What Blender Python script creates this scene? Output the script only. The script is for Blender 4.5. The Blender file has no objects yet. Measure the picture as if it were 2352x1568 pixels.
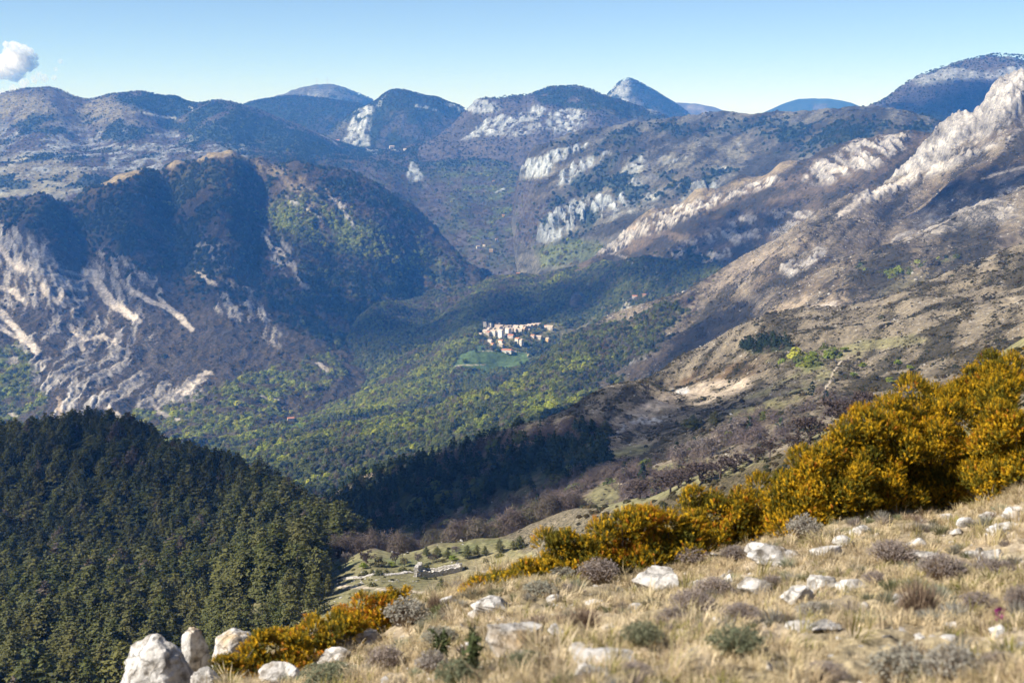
import bpy, math, random
import numpy as np
from mathutils import Vector

random.seed(7)
RNG = np.random.default_rng(11)
R = math.radians
scene = bpy.context.scene

# ------------------------------------------------------------------ camera, sky, sun, exposure
FPX, CU, CV = 3231.0, 1176.0, 784.0          # focal length and centre of a 2352 x 1568 frame
PITCH = R(9.384)
cam_data = bpy.data.cameras.new("camera")
cam_data.sensor_width = 36.0
cam_data.lens = 36.0 * FPX / 2352.0
cam_data.clip_start = 0.2
cam_data.clip_end = 80000.0
cam_data.dof.use_dof = True
cam_data.dof.focus_distance = 400.0
cam_data.dof.aperture_fstop = 4.5
camera = bpy.data.objects.new("camera", cam_data)
scene.collection.objects.link(camera)
camera.location = (0, 0, 0)
camera.rotation_euler = (math.pi / 2 - PITCH, 0, 0)
scene.camera = camera

SUN_AZ, SUN_EL = R(-106.0), R(41.0)           # azimuth measured clockwise from the view direction (+Y)
TO_SUN = np.array([math.sin(SUN_AZ) * math.cos(SUN_EL), math.cos(SUN_AZ) * math.cos(SUN_EL), math.sin(SUN_EL)])
world = bpy.data.worlds.new("World")
scene.world = world
world.use_nodes = True
wn = world.node_tree
sky = wn.nodes.new("ShaderNodeTexSky")
sky.sky_type = 'NISHITA'
sky.sun_disc = False
sky.sun_elevation = SUN_EL
sky.sun_rotation = SUN_AZ
sky.altitude = 5000.0
sky.air_density = 1.0
sky.dust_density = 0.0
sky.ozone_density = 3.0
bg = wn.nodes["Background"]
bg.inputs[1].default_value = 0.072
wn.links.new(sky.outputs[0], bg.inputs[0])

sun_data = bpy.data.lights.new("sun", 'SUN')
sun_data.energy = 4.6
sun_data.angle = R(0.53)
sun_data.color = (1.0, 0.945, 0.86)
sun = bpy.data.objects.new("sun", sun_data)
scene.collection.objects.link(sun)
sun.rotation_euler = Vector(-TO_SUN).to_track_quat('-Z', 'Y').to_euler()
sun.location = (-300, -100, 300)

scene.view_settings.view_transform = 'Standard'
scene.view_settings.look = 'None'
scene.view_settings.exposure = 1.0
scene.view_settings.gamma = 1.0
scene.cycles.use_denoising = True
scene.cycles.max_bounces = 8
scene.cycles.diffuse_bounces = 3
scene.cycles.transparent_max_bounces = 8
scene.cycles.volume_bounces = 7

# ------------------------------------------------------------------ numbers
def ray(u, v):
    """pixel of the 2352 x 1568 frame -> (x/y, z/y) of its direction"""
    cx = (np.asarray(u, float) - CU) / FPX
    cy = (CV - np.asarray(v, float)) / FPX
    y = math.cos(PITCH) + cy * math.sin(PITCH)
    return cx / y, (-math.sin(PITCH) + cy * math.cos(PITCH)) / y

def project(a, t):
    y = math.cos(PITCH) - t * math.sin(PITCH)
    return CU + FPX * a / y, CV - FPX * (math.sin(PITCH) + t * math.cos(PITCH)) / y

def _hash(ix, iy, seed):
    h = (ix * 374761393 + iy * 668265263 + seed * 974634777) & 0xFFFFFFFF
    h = ((h ^ (h >> 13)) * 1274126177) & 0xFFFFFFFF
    return (h ^ (h >> 16)) & 0xFFFFFFFF

def noise(x, y, seed=0):
    x = np.asarray(x, float); y = np.asarray(y, float)
    x0 = np.floor(x); y0 = np.floor(y)
    fx = x - x0; fy = y - y0
    ix = x0.astype(np.int64); iy = y0.astype(np.int64)
    def g(dx, dy):
        th = _hash(ix + dx, iy + dy, seed) * (2 * math.pi / 4294967296.0)
        return np.cos(th) * (fx - dx) + np.sin(th) * (fy - dy)
    ux = fx * fx * fx * (fx * (fx * 6 - 15) + 10)
    uy = fy * fy * fy * (fy * (fy * 6 - 15) + 10)
    n0 = g(0, 0) * (1 - ux) + g(1, 0) * ux
    n1 = g(0, 1) * (1 - ux) + g(1, 1) * ux
    return (n0 * (1 - uy) + n1 * uy) * 1.5

def fbm(x, y, octaves=5, seed=0, gain=0.5):
    s = 0.0; amp = 1.0; f = 1.0
    for k in range(octaves):
        s = s + amp * noise(x * f + 17.3 * k, y * f - 9.1 * k, seed + k)
        amp *= gain; f *= 2.03
    return s

def ridged(x, y, octaves=5, seed=0, gain=0.5):
    s = 0.0; amp = 1.0; f = 1.0
    for k in range(octaves):
        s = s + amp * (0.5 - np.abs(noise(x * f + 7.7 * k, y * f + 3.3 * k, seed + k)))
        amp *= gain; f *= 2.07
    return s

def sstep(e0, e1, x):
    q = np.clip((x - e0) / (e1 - e0), 0, 1)
    return q * q * (3 - 2 * q)

def seg_dist(u, v, pts, closed=False):
    d = np.full(u.shape, 1e9)
    n = len(pts)
    for i in range(n if closed else n - 1):
        (x0, y0), (x1, y1) = pts[i], pts[(i + 1) % n]
        dx, dy = x1 - x0, y1 - y0
        q = np.clip(((u - x0) * dx + (v - y0) * dy) / (dx * dx + dy * dy + 1e-9), 0, 1)
        d = np.minimum(d, np.hypot(u - x0 - q * dx, v - y0 - q * dy))
    return d

def inside(u, v, pts):
    c = np.zeros(u.shape, bool)
    n = len(pts)
    for i in range(n):
        (x0, y0), (x1, y1) = pts[i], pts[(i + 1) % n]
        if y0 == y1:
            continue
        hit_ = ((y0 > v) != (y1 > v)) & (u < (x1 - x0) * (v - y0) / (y1 - y0) + x0)
        c ^= hit_
    return c

# ------------------------------------------------------------------ objects, meshes, materials
def link(o):
    scene.collection.objects.link(o)
    return o

def tag(o, label=None, category=None, group=None, kind=None):
    if label: o["label"] = label
    if category: o["category"] = category
    if group: o["group"] = group
    if kind: o["kind"] = kind
    return o

def mesh_np(name, V, faces, mat=None, smooth=False):
    """V (n,3) array; faces (m,3) or (m,4) array or a list of index lists"""
    me = bpy.data.meshes.new(name)
    V = np.asarray(V, np.float32)
    if isinstance(faces, np.ndarray):
        m, k = faces.shape
        me.vertices.add(len(V)); me.vertices.foreach_set("co", V.ravel())
        me.loops.add(m * k); me.loops.foreach_set("vertex_index", faces.astype(np.int32).ravel())
        me.polygons.add(m); me.polygons.foreach_set("loop_start", np.arange(0, m * k, k, dtype=np.int32))
        me.polygons.foreach_set("loop_total", np.full(m, k, np.int32))
        me.update(calc_edges=True)
    else:
        me.from_pydata([tuple(map(float, p)) for p in V], [], faces)
    if mat:
        me.materials.append(mat)
    if smooth:
        me.polygons.foreach_set("use_smooth", np.ones(len(me.polygons), bool))
    return me

def obj(name, me, parent=None, loc=None):
    o = link(bpy.data.objects.new(name, me))
    if parent is not None:
        o.parent = parent
    if loc is not None:
        o.location = loc
    return o

def empty(name, loc=(0, 0, 0)):
    o = link(bpy.data.objects.new(name, None))
    o.location = loc
    o.empty_display_size = 0.5
    return o

def new_mat(name):
    m = bpy.data.materials.new(name)
    m.use_nodes = True
    nt = m.node_tree
    return m, nt, nt.nodes["Principled BSDF"]

def simple_mat(name, rgb, rough=0.85, var=0.25, scale=3.0, bump=0.0, detail=6.0, spec=0.3, rgb2=None):
    """one colour with noise variation towards rgb2 (or a darker version), optional bump"""
    m, nt, b = new_mat(name)
    tc = nt.nodes.new("ShaderNodeTexCoord")
    nz = nt.nodes.new("ShaderNodeTexNoise")
    nz.inputs["Scale"].default_value = scale
    nz.inputs["Detail"].default_value = detail
    nz.inputs["Roughness"].default_value = 0.65
    nt.links.new(tc.outputs["Object"], nz.inputs["Vector"])
    mix = nt.nodes.new("ShaderNodeMix"); mix.data_type = 'RGBA'
    mix.inputs[6].default_value = (*rgb, 1)
    mix.inputs[7].default_value = (*(rgb2 or tuple(c * (1 - 2 * var) for c in rgb)), 1)
    mr = nt.nodes.new("ShaderNodeMapRange")
    mr.inputs[1].default_value = 0.38; mr.inputs[2].default_value = 0.66
    nt.links.new(nz.outputs["Fac"], mr.inputs[0])
    nt.links.new(mr.outputs[0], mix.inputs[0])
    nt.links.new(mix.outputs[2], b.inputs["Base Color"])
    b.inputs["Roughness"].default_value = rough
    b.inputs["Specular IOR Level"].default_value = spec
    if bump:
        bp = nt.nodes.new("ShaderNodeBump")
        bp.inputs["Strength"].default_value = 1.0
        bp.inputs["Distance"].default_value = bump
        nt.links.new(nz.outputs["Fac"], bp.inputs["Height"])
        nt.links.new(bp.outputs[0], b.inputs["Normal"])
    return m

def leaf_mat(name, rgb, rgb2, translucent=0.25, attr=False):
    """foliage: colour varies from plant to plant; attr: colour comes from the scatter's tint"""
    m, nt, b = new_mat(name)
    if attr:
        at = nt.nodes.new("ShaderNodeAttribute"); at.attribute_type = 'INSTANCER'; at.attribute_name = "tint"
        col = at.outputs["Color"]
    else:
        oi = nt.nodes.new("ShaderNodeObjectInfo")
        mix = nt.nodes.new("ShaderNodeMix"); mix.data_type = 'RGBA'
        mix.inputs[6].default_value = (*rgb, 1); mix.inputs[7].default_value = (*rgb2, 1)
        nt.links.new(oi.outputs["Random"], mix.inputs[0])
        col = mix.outputs[2]
    nt.links.new(col, b.inputs["Base Color"])
    b.inputs["Roughness"].default_value = 0.7
    b.inputs["Specular IOR Level"].default_value = 0.2
    if translucent:
        tr = nt.nodes.new("ShaderNodeBsdfTranslucent")
        nt.links.new(col, tr.inputs[0])
        ms = nt.nodes.new("ShaderNodeMixShader"); ms.inputs[0].default_value = translucent
        nt.links.new(b.outputs[0], ms.inputs[1]); nt.links.new(tr.outputs[0], ms.inputs[2])
        nt.links.new(ms.outputs[0], nt.nodes["Material Output"].inputs[0])
    return m

# ------------------------------------------------------------------ terrain: each landform a height field through surveyed points
KA = 4.0
LANDS = {}

class Land:
    def __init__(s, name, pts, crest=(), a=(-0.45, 0.45), d=(100, 1000), n=(200, 200), relief=None, back=((1.08, 0.03), (1.22, 0.07)), low=(), smooth=1e-4, rim=(0, 0, 0)):
        s.rim = rim
        s.name, s.relief, s.arange, s.drange, s.n = name, relief, a, d, n
        A, B, T = [], [], []
        for (u, v, dd) in list(pts) + list(crest):
            a_, t_ = ray(u, v)
            A.append(float(a_)); B.append(math.log(dd)); T.append(float(t_))
        for (u, v, dd) in crest:
            a_, t_ = ray(u, v)
            for k, drop in back:
                A.append(float(a_)); B.append(math.log(dd * k)); T.append(float(t_) - drop)
        for (u, t_, dd) in low:
            A.append((u - CU) / FPX); B.append(math.log(dd)); T.append(t_)
        s.A = np.array(A) * KA; s.B = np.array(B)
        T = np.array(T); N = len(T)
        K = s.phi(s.A[:, None] - s.A[None], s.B[:, None] - s.B[None]) + np.eye(N) * smooth
        Q = np.stack([np.ones(N), s.A, s.B], 1)
        M = np.block([[K, Q], [Q.T, np.zeros((3, 3))]])
        s.w = np.linalg.solve(M, np.concatenate([T, np.zeros(3)]))
        LANDS[name] = s

    @staticmethod
    def phi(da, db):
        r2 = da * da + db * db
        return 0.5 * r2 * np.log(r2 + 1e-12)

    def t0(s, a, lb):
        sh = np.broadcast(a, lb).shape
        a = np.broadcast_to(a, sh).ravel() * KA; lb = np.broadcast_to(lb, sh).ravel()
        out = s.w[-3] + s.w[-2] * a + s.w[-1] * lb
        for k in range(len(s.A)):
            out = out + s.w[k] * s.phi(a - s.A[k], lb - s.B[k])
        # the sheet dives under its neighbours along its rim
        l0, l1 = math.log(s.drange[0]), math.log(s.drange[1])
        qa = (a / KA - s.arange[0]) / (s.arange[1] - s.arange[0]); qb = (lb - l0) / (l1 - l0)
        el, er, ef = s.rim
        if el: out = out - 0.06 * sstep(el, 0, qa)
        if er: out = out - 0.06 * sstep(1 - er, 1, qa)
        if ef: out = out - 0.05 * sstep(ef, 0, qb)
        return out.reshape(sh)

    def z(s, x, y):
        x = np.asarray(x, float); y = np.asarray(y, float)
        zz = s.t0(x / y, np.log(y)) * y
        if s.relief is not None:
            zz = zz + s.relief(x, y, zz)
        return zz

    def hit(s, u, v):
        """world point where the line of sight through a pixel meets this landform"""
        a, t = ray(u, v)
        d = np.exp(np.linspace(math.log(s.drange[0]), math.log(s.drange[1]), 1500))
        tt = s.z(a * d, d) / d
        w = np.nonzero((tt[1:] >= t) & (tt[:-1] < t))[0] + 1
        i = int(w[0]) if len(w) else int(np.argmax(tt))
        dd = d[i]
        if i > 0 and len(w):
            q = (t - tt[i - 1]) / (tt[i] - tt[i - 1] + 1e-12)
            dd = d[i - 1] + (d[i] - d[i - 1]) * min(max(q, 0), 1)
        return np.array([a * dd, dd, float(s.z(a * dd, dd))])

    def grid(s):
        nc, nr = s.n
        a = np.linspace(s.arange[0], s.arange[1], nc)
        lb0 = np.linspace(math.log(s.drange[0]), math.log(s.drange[1]), 160)
        ac = np.linspace(s.arange[0], s.arange[1], 40)
        T = s.t0(ac[None, :], lb0[:, None])
        run = np.maximum.accumulate(T, 0)
        dv = np.diff(run, axis=0)
        w = np.sqrt((dv ** 2).mean(1)) * FPX + 0.02 * (np.sqrt((dv ** 2).mean(1)) * FPX).max() + 1e-6
        cum = np.concatenate([[0], np.cumsum(w)]); cum /= cum[-1]
        lb = np.interp(np.linspace(0, 1, nr), cum, lb0)
        d = np.exp(lb)
        X = a[None, :] * d[:, None]
        Y = np.broadcast_to(d[:, None], X.shape).copy()
        Z = s.z(X, Y)
        s.X, s.Y, s.Z, s.a, s.d = X, Y, Z, a, d
        s.U, s.V = project(X / Y, Z / Y)
        run = np.maximum.accumulate(Z / Y, 0)
        s.vis = (Z / Y) >= run - 12.0 / FPX
        gy, gx = np.gradient(Z)
        dX = np.gradient(X, axis=1); dY = np.gradient(Y, axis=0)
        zx = gx / np.maximum(dX, 1e-6)
        zy = (gy - zx * np.gradient(X, axis=0)) / np.maximum(dY, 1e-6)
        s.zx, s.zy = zx, zy
        s.slope = np.hypot(zx, zy)
        return s

    def build(s, rgb, mat, name=None):
        nr, nc = s.X.shape
        idx = np.arange(nr * nc).reshape(nr, nc)
        f = np.stack([idx[:-1, :-1], idx[:-1, 1:], idx[1:, 1:], idx[1:, :-1]], -1).reshape(-1, 4)
        Vv = np.stack([s.X, s.Y, s.Z], -1).reshape(-1, 3)
        me = mesh_np(name or s.name, Vv, f, mat, smooth=True)
        at = me.color_attributes.new("Col", 'FLOAT_COLOR', 'POINT')
        c = np.ones((nr * nc, 4), np.float32); c[:, :3] = np.clip(rgb, 0, 1).reshape(-1, 3); c[:, 3] = np.clip(s.cov[..., 6], 0, 1).ravel() if s.name != 'meadow_slope' else 0
        at.data.foreach_set("color", c.ravel())
        o = obj(name or s.name, me)
        o["kind"] = "structure"
        s.obj = o
        return o
# ------------------------------------------------------------------ the landforms
def rel(*terms):
    """terms: (amplitude m, wavelength m, octaves, seed, kind, stretch_x, stretch_y)"""
    def f(x, y, z):
        out = 0.0
        for amp, wl, oc, sd, kind, sx, sy in terms:
            fn = fbm if kind == 'f' else ridged
            if kind == 'd':            # ridges running down the valley side; sx, sy = their direction
                p = (x * sy - y * sx) / wl; q = (x * sx + y * sy) / (wl * 5)
            else:
                p = x / (wl * sx); q = y / (wl * sy)
            out = out + amp * (fn(p, q, oc, sd) - (0.0 if kind == 'f' else 0.6))
        return out
    return f

near = Land("meadow_slope", [
    (1176, 1568, 4.7), (1700, 1568, 4.2), (2352, 1568, 3.9), (2700, 1500, 3.9), (700, 1568, 8.5), (900, 1500, 8.8),
    (1176, 1450, 7.8), (1700, 1400, 7.2), (2352, 1300, 7.5), (1700, 1290, 10.5), (2200, 1180, 11.5), (1450, 1350, 9.8),
    (300, 1610, 10.5), (150, 1660, 10.5), (-100, 1760, 10.0), (-400, 1850, 10.0), (1176, 1950, 2.7), (2352, 1900, 2.5), (300, 1900, 4.6), (0, 2000, 5)],
    crest=[(560, 1560, 11.2), (700, 1505, 11.6), (900, 1430, 12.2), (1060, 1380, 12.6), (1200, 1330, 13), (1500, 1265, 14), (1900, 1190, 15), (2352, 1090, 16), (2700, 1020, 17)],
    a=(-0.42, 0.43), d=(2.0, 30), n=(380, 260), back=((1.25, 0.09), (1.9, 0.26)),
    relief=rel((0.05, 0.9, 5, 3, 'f', 1, 1), (0.03, 0.18, 3, 9, 'f', 1, 1)))

pine_hill = Land("forested_hill", [
    (100, 1250, 720), (300, 1255, 700), (500, 1255, 650), (650, 1275, 560), (100, 1400, 520), (300, 1400, 500), (500, 1400, 470), (650, 1350, 440), (730, 1330, 430),
    (-150, 1300, 720), (0, 1568, 370), (300, 1568, 350), (600, 1480, 360), (760, 1470, 330), (820, 1500, 380), (900, 1520, 400), (850, 1440, 450), (100, 1750, 290), (500, 1700, 290), (-200, 1600, 370), (900, 1500, 280)],
    crest=[(-250, 1050, 1080), (0, 1026, 1000), (120, 1010, 970), (240, 996, 950), (330, 1026, 930), (420, 1072, 900), (520, 1118, 860), (620, 1165, 800), (720, 1213, 720), (800, 1252, 650), (870, 1285, 600), (940, 1340, 540)],
    a=(-0.44, -0.05), d=(240, 1300), n=(170, 150), relief=rel((7, 160, 4, 21, 'f', 1, 1), (1.5, 30, 3, 22, 'f', 1, 1)))

bench = Land("meadow_bench", [
    (760, 1320, 425), (900, 1300, 420), (1000, 1300, 415), (1100, 1285, 412), (1210, 1275, 400), (800, 1365, 375), (1000, 1360, 368), (1210, 1320, 370),
    (700, 1480, 310), (640, 1400, 380), (820, 1445, 310), (1000, 1430, 310), (1300, 1400, 290), (1700, 1300, 230), (2200, 1100, 175), (2352, 1020, 165), (2600, 900, 160), (600, 1540, 300),
    (1700, 1180, 300), (1400, 1270, 350), (2100, 1000, 240)],
    crest=[(560, 1330, 445), (640, 1310, 450), (700, 1298, 452), (760, 1286, 452), (860, 1272, 450), (1000, 1255, 450), (1100, 1236, 450), (1220, 1205, 460), (1330, 1175, 460), (1450, 1155, 430), (1600, 1110, 395), (1750, 1060, 360), (1880, 1010, 325), (2100, 910, 290), (2352, 805, 270), (2600, 700, 250)],
    a=(-0.26, 0.46), d=(140, 640), n=(340, 190), rim=(0.1, 0, 0.05), relief=rel((2.0, 90, 4, 31, 'f', 1, 1), (0.5, 12, 4, 32, 'f', 1, 1)))

bowl = Land("rocky_hill", [
    (760, 1190, 1000), (900, 1200, 900), (1100, 1180, 850), (1300, 1120, 810), (1400, 1085, 790), (1500, 1100, 740), (1700, 1060, 680), (1600, 1000, 850), (1450, 1030, 900),
    (1800, 965, 760), (1900, 905, 830), (1700, 910, 1050), (1500, 980, 1010), (1550, 890, 1350), (2000, 840, 1000), (2200, 780, 1000), (2352, 740, 1000), (2600, 640, 1000),
    (850, 1300, 780), (1200, 1230, 700), (1700, 1200, 520), (2100, 950, 640), (2352, 860, 620), (2600, 760, 600), (600, 1330, 900)],
    crest=[(560, 1270, 1150), (650, 1215, 1150), (730, 1172, 1150), (800, 1118, 1150), (900, 1090, 1160), (1000, 1066, 1160), (1100, 1035, 1170), (1200, 1000, 1180), (1290, 975, 1200), (1370, 935, 1290), (1450, 893, 1400), (1540, 852, 1550), (1700, 805, 1750), (1850, 780, 1800), (2000, 765, 1750), (2200, 700, 1800), (2500, 610, 1800)],
    a=(-0.26, 0.46), d=(430, 2600), n=(480, 300), rim=(0.06, 0, 0), relief=rel((9, 220, 4, 41, 'f', 1, 1), (3.0, 45, 5, 42, 'f', 1, 1)))

flank = Land("mountain_flank", [
    # right face below the cliff
    (2352, 262, 3520), (2250, 308, 3560), (2150, 372, 3600), (2352, 330, 3250), (2200, 385, 3300), (2050, 465, 3300), (2352, 400, 2950), (2200, 470, 2850), (2000, 525, 2900), (2352, 480, 2500),
    (2352, 560, 2150), (2352, 640, 1850), (2352, 720, 1600), (2600, 380, 2700), (2600, 560, 1900), (2200, 600, 2200), (2100, 700, 1900), (2000, 600, 2450), (1900, 700, 2150), (1850, 600, 2700),
    # open slope
    (1700, 700, 2700), (1700, 780, 2250), (1500, 800, 2750), (1600, 720, 2900), (1400, 850, 2750), (1550, 860, 2200), (1300, 920, 2250),
    # wooded flank down to the valley floor
    (1200, 915, 2700), (1000, 965, 2600), (800, 1010, 2500), (600, 1060, 2350), (480, 1075, 2350), (700, 1130, 1950), (900, 1060, 2050), (1100, 1000, 1950), (1000, 1100, 1650), (750, 1180, 1600), (560, 1150, 1900), (1300, 1010, 1550), (400, 1130, 2100), (1500, 950, 1650)],
    crest=[(2700, 20, 3550), (2352, 168, 3650), (2280, 202, 3690), (2200, 252, 3730), (2150, 284, 3760), (2110, 335, 3780), (2090, 366, 3770), (2050, 402, 3740), (2000, 442, 3680), (1940, 477, 3580), (1880, 498, 3400), (1800, 543, 3300), (1700, 592, 3280), (1600, 643, 3300), (1530, 680, 3380), (1430, 732, 3500), (1360, 772, 3500), (1290, 812, 3400), (1230, 862, 3250), (1150, 908, 3050), (1060, 930, 3000), (950, 958, 2950), (800, 985, 2900), (650, 1020, 2800), (540, 1045, 2700)],
    a=(-0.27, 0.46), d=(1250, 4500), n=(600, 480), rim=(0.05, 0, 0.03), back=((1.05, 0.02), (1.16, 0.06)),
    relief=rel((14, 330, 6, 51, 'r', 1, 1.4), (44, 340, 3, 53, 'd', -0.8, -0.6), (6, 60, 5, 52, 'r', 1, 1)))

village_bench = Land("village_terrace", [
    (1110, 776, 4150), (1180, 776, 4140), (1260, 775, 4140), (1110, 752, 4250), (1200, 748, 4260), (1270, 742, 4290), (1330, 740, 4300),
    (1150, 800, 4060), (1150, 825, 3960), (1050, 838, 3930), (1210, 835, 3930), (1100, 860, 3800), (1250, 810, 4000),
    (1075, 772, 4150), (1020, 808, 4060), (930, 858, 3900), (830, 900, 3700), (740, 938, 3500), (640, 985, 3250), (540, 1035, 2980), (900, 830, 4120), (800, 890, 3900), (960, 900, 3650), (850, 945, 3450),
    (1200, 715, 4600), (1000, 770, 4450), (900, 805, 4350), (830, 850, 4250), (1350, 700, 4500), (1450, 665, 4350), (1520, 650, 4250), (1000, 715, 4900), (1250, 660, 4850),
    (720, 905, 3850), (600, 968, 3450), (480, 1015, 3120), (300, 980, 3300), (400, 1060, 2800), (100, 980, 3350), (0, 990, 3300), (-200, 1000, 3300), (600, 1100, 2500), (1000, 985, 3250), (850, 1030, 3050), (1150, 935, 3300), (1250, 880, 3500), (700, 1050, 2950), (300, 1100, 2600), (1400, 815, 4000), (1500, 790, 4000), (1600, 760, 3900), (1500, 1050, 2800), (1700, 950, 3100), (1850, 850, 3400), (1300, 1150, 2500), (1350, 960, 3400), (1750, 720, 3800)],
    crest=[(1760, 610, 4000), (1640, 605, 4300), (1560, 605, 4450), (1490, 596, 4650), (1400, 588, 4950), (1290, 604, 5200), (1200, 626, 5350), (1130, 645, 5350), (1000, 672, 5300), (900, 704, 5200), (830, 735, 5080), (790, 775, 4900)],
    a=(-0.4, 0.2), d=(2100, 6200), n=(460, 370), rim=(0, 0.06, 0), back=((1.05, 0.025), (1.15, 0.06)),
    relief=rel((9, 300, 4, 61, 'f', 1, 1), (58, 380, 3, 63, 'd', -0.55, -0.83), (2.5, 60, 4, 62, 'f', 1, 1)))

left_mountain = Land("limestone_mountain", [
    (0, 500, 5020), (0, 600, 4720), (0, 700, 4380), (0, 800, 4020), (0, 900, 3650), (0, 960, 3450), (200, 500, 5200), (200, 600, 4880), (200, 700, 4520), (200, 800, 4120), (200, 890, 3700), (250, 960, 3450),
    (400, 450, 5430), (400, 600, 4970), (400, 700, 4620), (400, 800, 4230), (400, 870, 3900), (400, 940, 3550), (600, 450, 5500), (600, 600, 5050), (600, 700, 4680), (650, 790, 4350), (600, 850, 4080), (560, 905, 3700),
    (760, 600, 5130), (750, 700, 4780), (770, 770, 4560), (900, 590, 5300), (860, 680, 5000), (1000, 620, 5420), (960, 655, 5280), (-200, 600, 4500), (-200, 900, 3500), (780, 840, 4250), (400, 1010, 3200), (100, 1020, 3200), (1080, 660, 5300)],
    crest=[(-200, 470, 5100), (0, 455, 5200), (100, 447, 5300), (200, 427, 5450), (270, 402, 5550), (330, 382, 5600), (400, 364, 5650), (480, 352, 5680), (535, 347, 5700), (600, 360, 5750), (680, 374, 5850), (760, 388, 5950), (830, 412, 6000), (880, 442, 6000), (950, 478, 5950), (1000, 522, 5850), (1045, 575, 5750), (1105, 625, 5600)],
    a=(-0.43, 0.02), d=(3000, 7000), n=(520, 400), back=((1.05, 0.025), (1.15, 0.06)),
    rim=(0, 0.05, 0.05),
    relief=rel((9, 500, 4, 71, 'f', 1.2, 1.0), (11, 90, 5, 72, 'r', 0.7, 1.4)))

plateau = Land("far_basin", [
    (0, 300, 8500), (0, 360, 7600), (0, 440, 6600), (200, 300, 8500), (200, 360, 7600), (200, 420, 6600), (400, 300, 8600), (400, 345, 7600), (600, 335, 8000), (700, 375, 7200), (600, 385, 6800), (850, 410, 7000), (900, 440, 6800), (-250, 350, 7800), (0, 580, 5700), (300, 560, 5900), (600, 560, 5900), (850, 560, 6100), (960, 600, 6000),
    (900, 348, 8400), (1000, 345, 8300), (1100, 335, 8300), (1000, 400, 7600), (950, 445, 7100), (1050, 440, 7200), (1050, 485, 6800), (1100, 545, 6450), (1150, 605, 6050), (1210, 575, 6150), (1250, 455, 7000), (1200, 360, 8100), (800, 352, 8600), (1000, 530, 6500), (1350, 500, 6700), (1350, 400, 7400), (1300, 640, 5800), (1050, 650, 5900), (1400, 330, 8200)],
    crest=[(-250, 235, 9400), (0, 217, 9500), (60, 209, 9500), (130, 208, 9500), (250, 217, 9400), (330, 215, 9400), (400, 220, 9300), (500, 234, 9200), (560, 247, 9150), (600, 260, 9150), (680, 292, 9200), (740, 318, 9250), (800, 335, 9300), (1000, 332, 9300), (1150, 322, 9300), (1400, 300, 9300)],
    a=(-0.43, 0.1), d=(5500, 10500), n=(480, 260), rim=(0, 0.06, 0), back=((1.04, 0.012), (1.12, 0.035)),
    relief=rel((20, 700, 5, 81, 'f', 1, 1), (9, 120, 5, 82, 'r', 1, 1)))

def far_hill(name, crest, base, a, d, n, seed, amp=30, wl=700, back=((1.05, 0.018), (1.14, 0.045)), low=()):
    return Land(name, base, crest=crest, a=a, d=d, n=n, back=back, low=low, rim=(0.04, 0.04, 0.3), relief=rel((amp, wl, 5, seed, 'r', 1, 1.3), (amp * 0.25, wl * 0.16, 4, seed + 5, 'r', 1, 1)))

mast_peak = far_hill("mast_mountain", [(470, 290, 14300), (540, 262, 14400), (590, 243, 14500), (640, 230, 14500), (690, 208, 14500), (730, 199, 14500), (770, 202, 14500), (810, 216, 14500), (850, 232, 14500), (900, 255, 14500), (960, 300, 14400)],
    [(580, 280, 13000), (730, 262, 13000), (880, 290, 13000), (730, 320, 12000), (500, 330, 12000), (950, 330, 12000)], (-0.23, -0.05), (11500, 16800), (170, 60), 101, 45, 900)
wood_hill = far_hill("wooded_hill", [(520, 275, 11400), (570, 250, 11500), (600, 243, 11500), (640, 236, 11500), (690, 232, 11500), (750, 237, 11500), (810, 246, 11500), (860, 262, 11500), (920, 290, 11400)],
    [(600, 300, 10000), (750, 300, 10000), (880, 330, 10000), (560, 330, 9600), (700, 345, 9300), (850, 350, 9300)], (-0.21, -0.06), (9000, 13200), (150, 70), 111, 25, 500)
ridge_peak = far_hill("cliff_peak", [(690, 345, 9700), (745, 312, 9800), (790, 275, 9950), (828, 245, 10050), (850, 236, 10100), (880, 213, 10150), (905, 206, 10200), (940, 210, 10200), (1000, 221, 10200), (1040, 236, 10200), (1065, 248, 10200), (1100, 280, 10100), (1150, 320, 9900)],
    [(800, 320, 9200), (850, 300, 9300), (900, 300, 9300), (980, 290, 9400), (1050, 300, 9500), (850, 345, 8700), (950, 345, 8700), (1080, 340, 8800)], (-0.155, 0.0), (8300, 11800), (200, 110), 121, 30, 500)
massif = far_hill("cliff_massif", [(960, 340, 8500), (1020, 302, 8750), (1068, 252, 8900), (1088, 231, 8950), (1110, 224, 9000), (1180, 220, 9050), (1210, 223, 9100), (1240, 210, 9100), (1270, 202, 9150), (1320, 200, 9200), (1360, 214, 9200), (1420, 234, 9100), (1470, 247, 9000), (1530, 270, 8800), (1600, 292, 8700), (1680, 310, 8600)],
    [(1050, 320, 8250), (1150, 310, 8150), (1250, 300, 8050), (1400, 290, 8050), (1100, 270, 8600), (1200, 262, 8500), (1300, 255, 8500), (1420, 262, 8400), (1550, 300, 7900), (1000, 360, 7900), (1250, 350, 7600), (1450, 340, 7600)], (-0.075, 0.165), (7200, 10600), (270, 150), 131, 30, 420, low=[(1480, -0.028, 7900)])
right_massif = far_hill("far_right_massif", [(1830, 315, 8700), (1880, 288, 8800), (1930, 269, 8900), (1990, 247, 9000), (2050, 214, 9050), (2080, 192, 9100), (2120, 172, 9150), (2180, 152, 9200), (2230, 138, 9200), (2260, 132, 9200), (2300, 130, 9200), (2352, 132, 9200), (2600, 150, 9200)],
    [(1950, 292, 8200), (2100, 270, 8100), (2250, 240, 8100), (2352, 235, 8100), (2100, 310, 7400), (2300, 300, 7300), (2500, 280, 7400)], (0.19, 0.46), (7000, 10800), (220, 90), 141, 35, 600)
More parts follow.
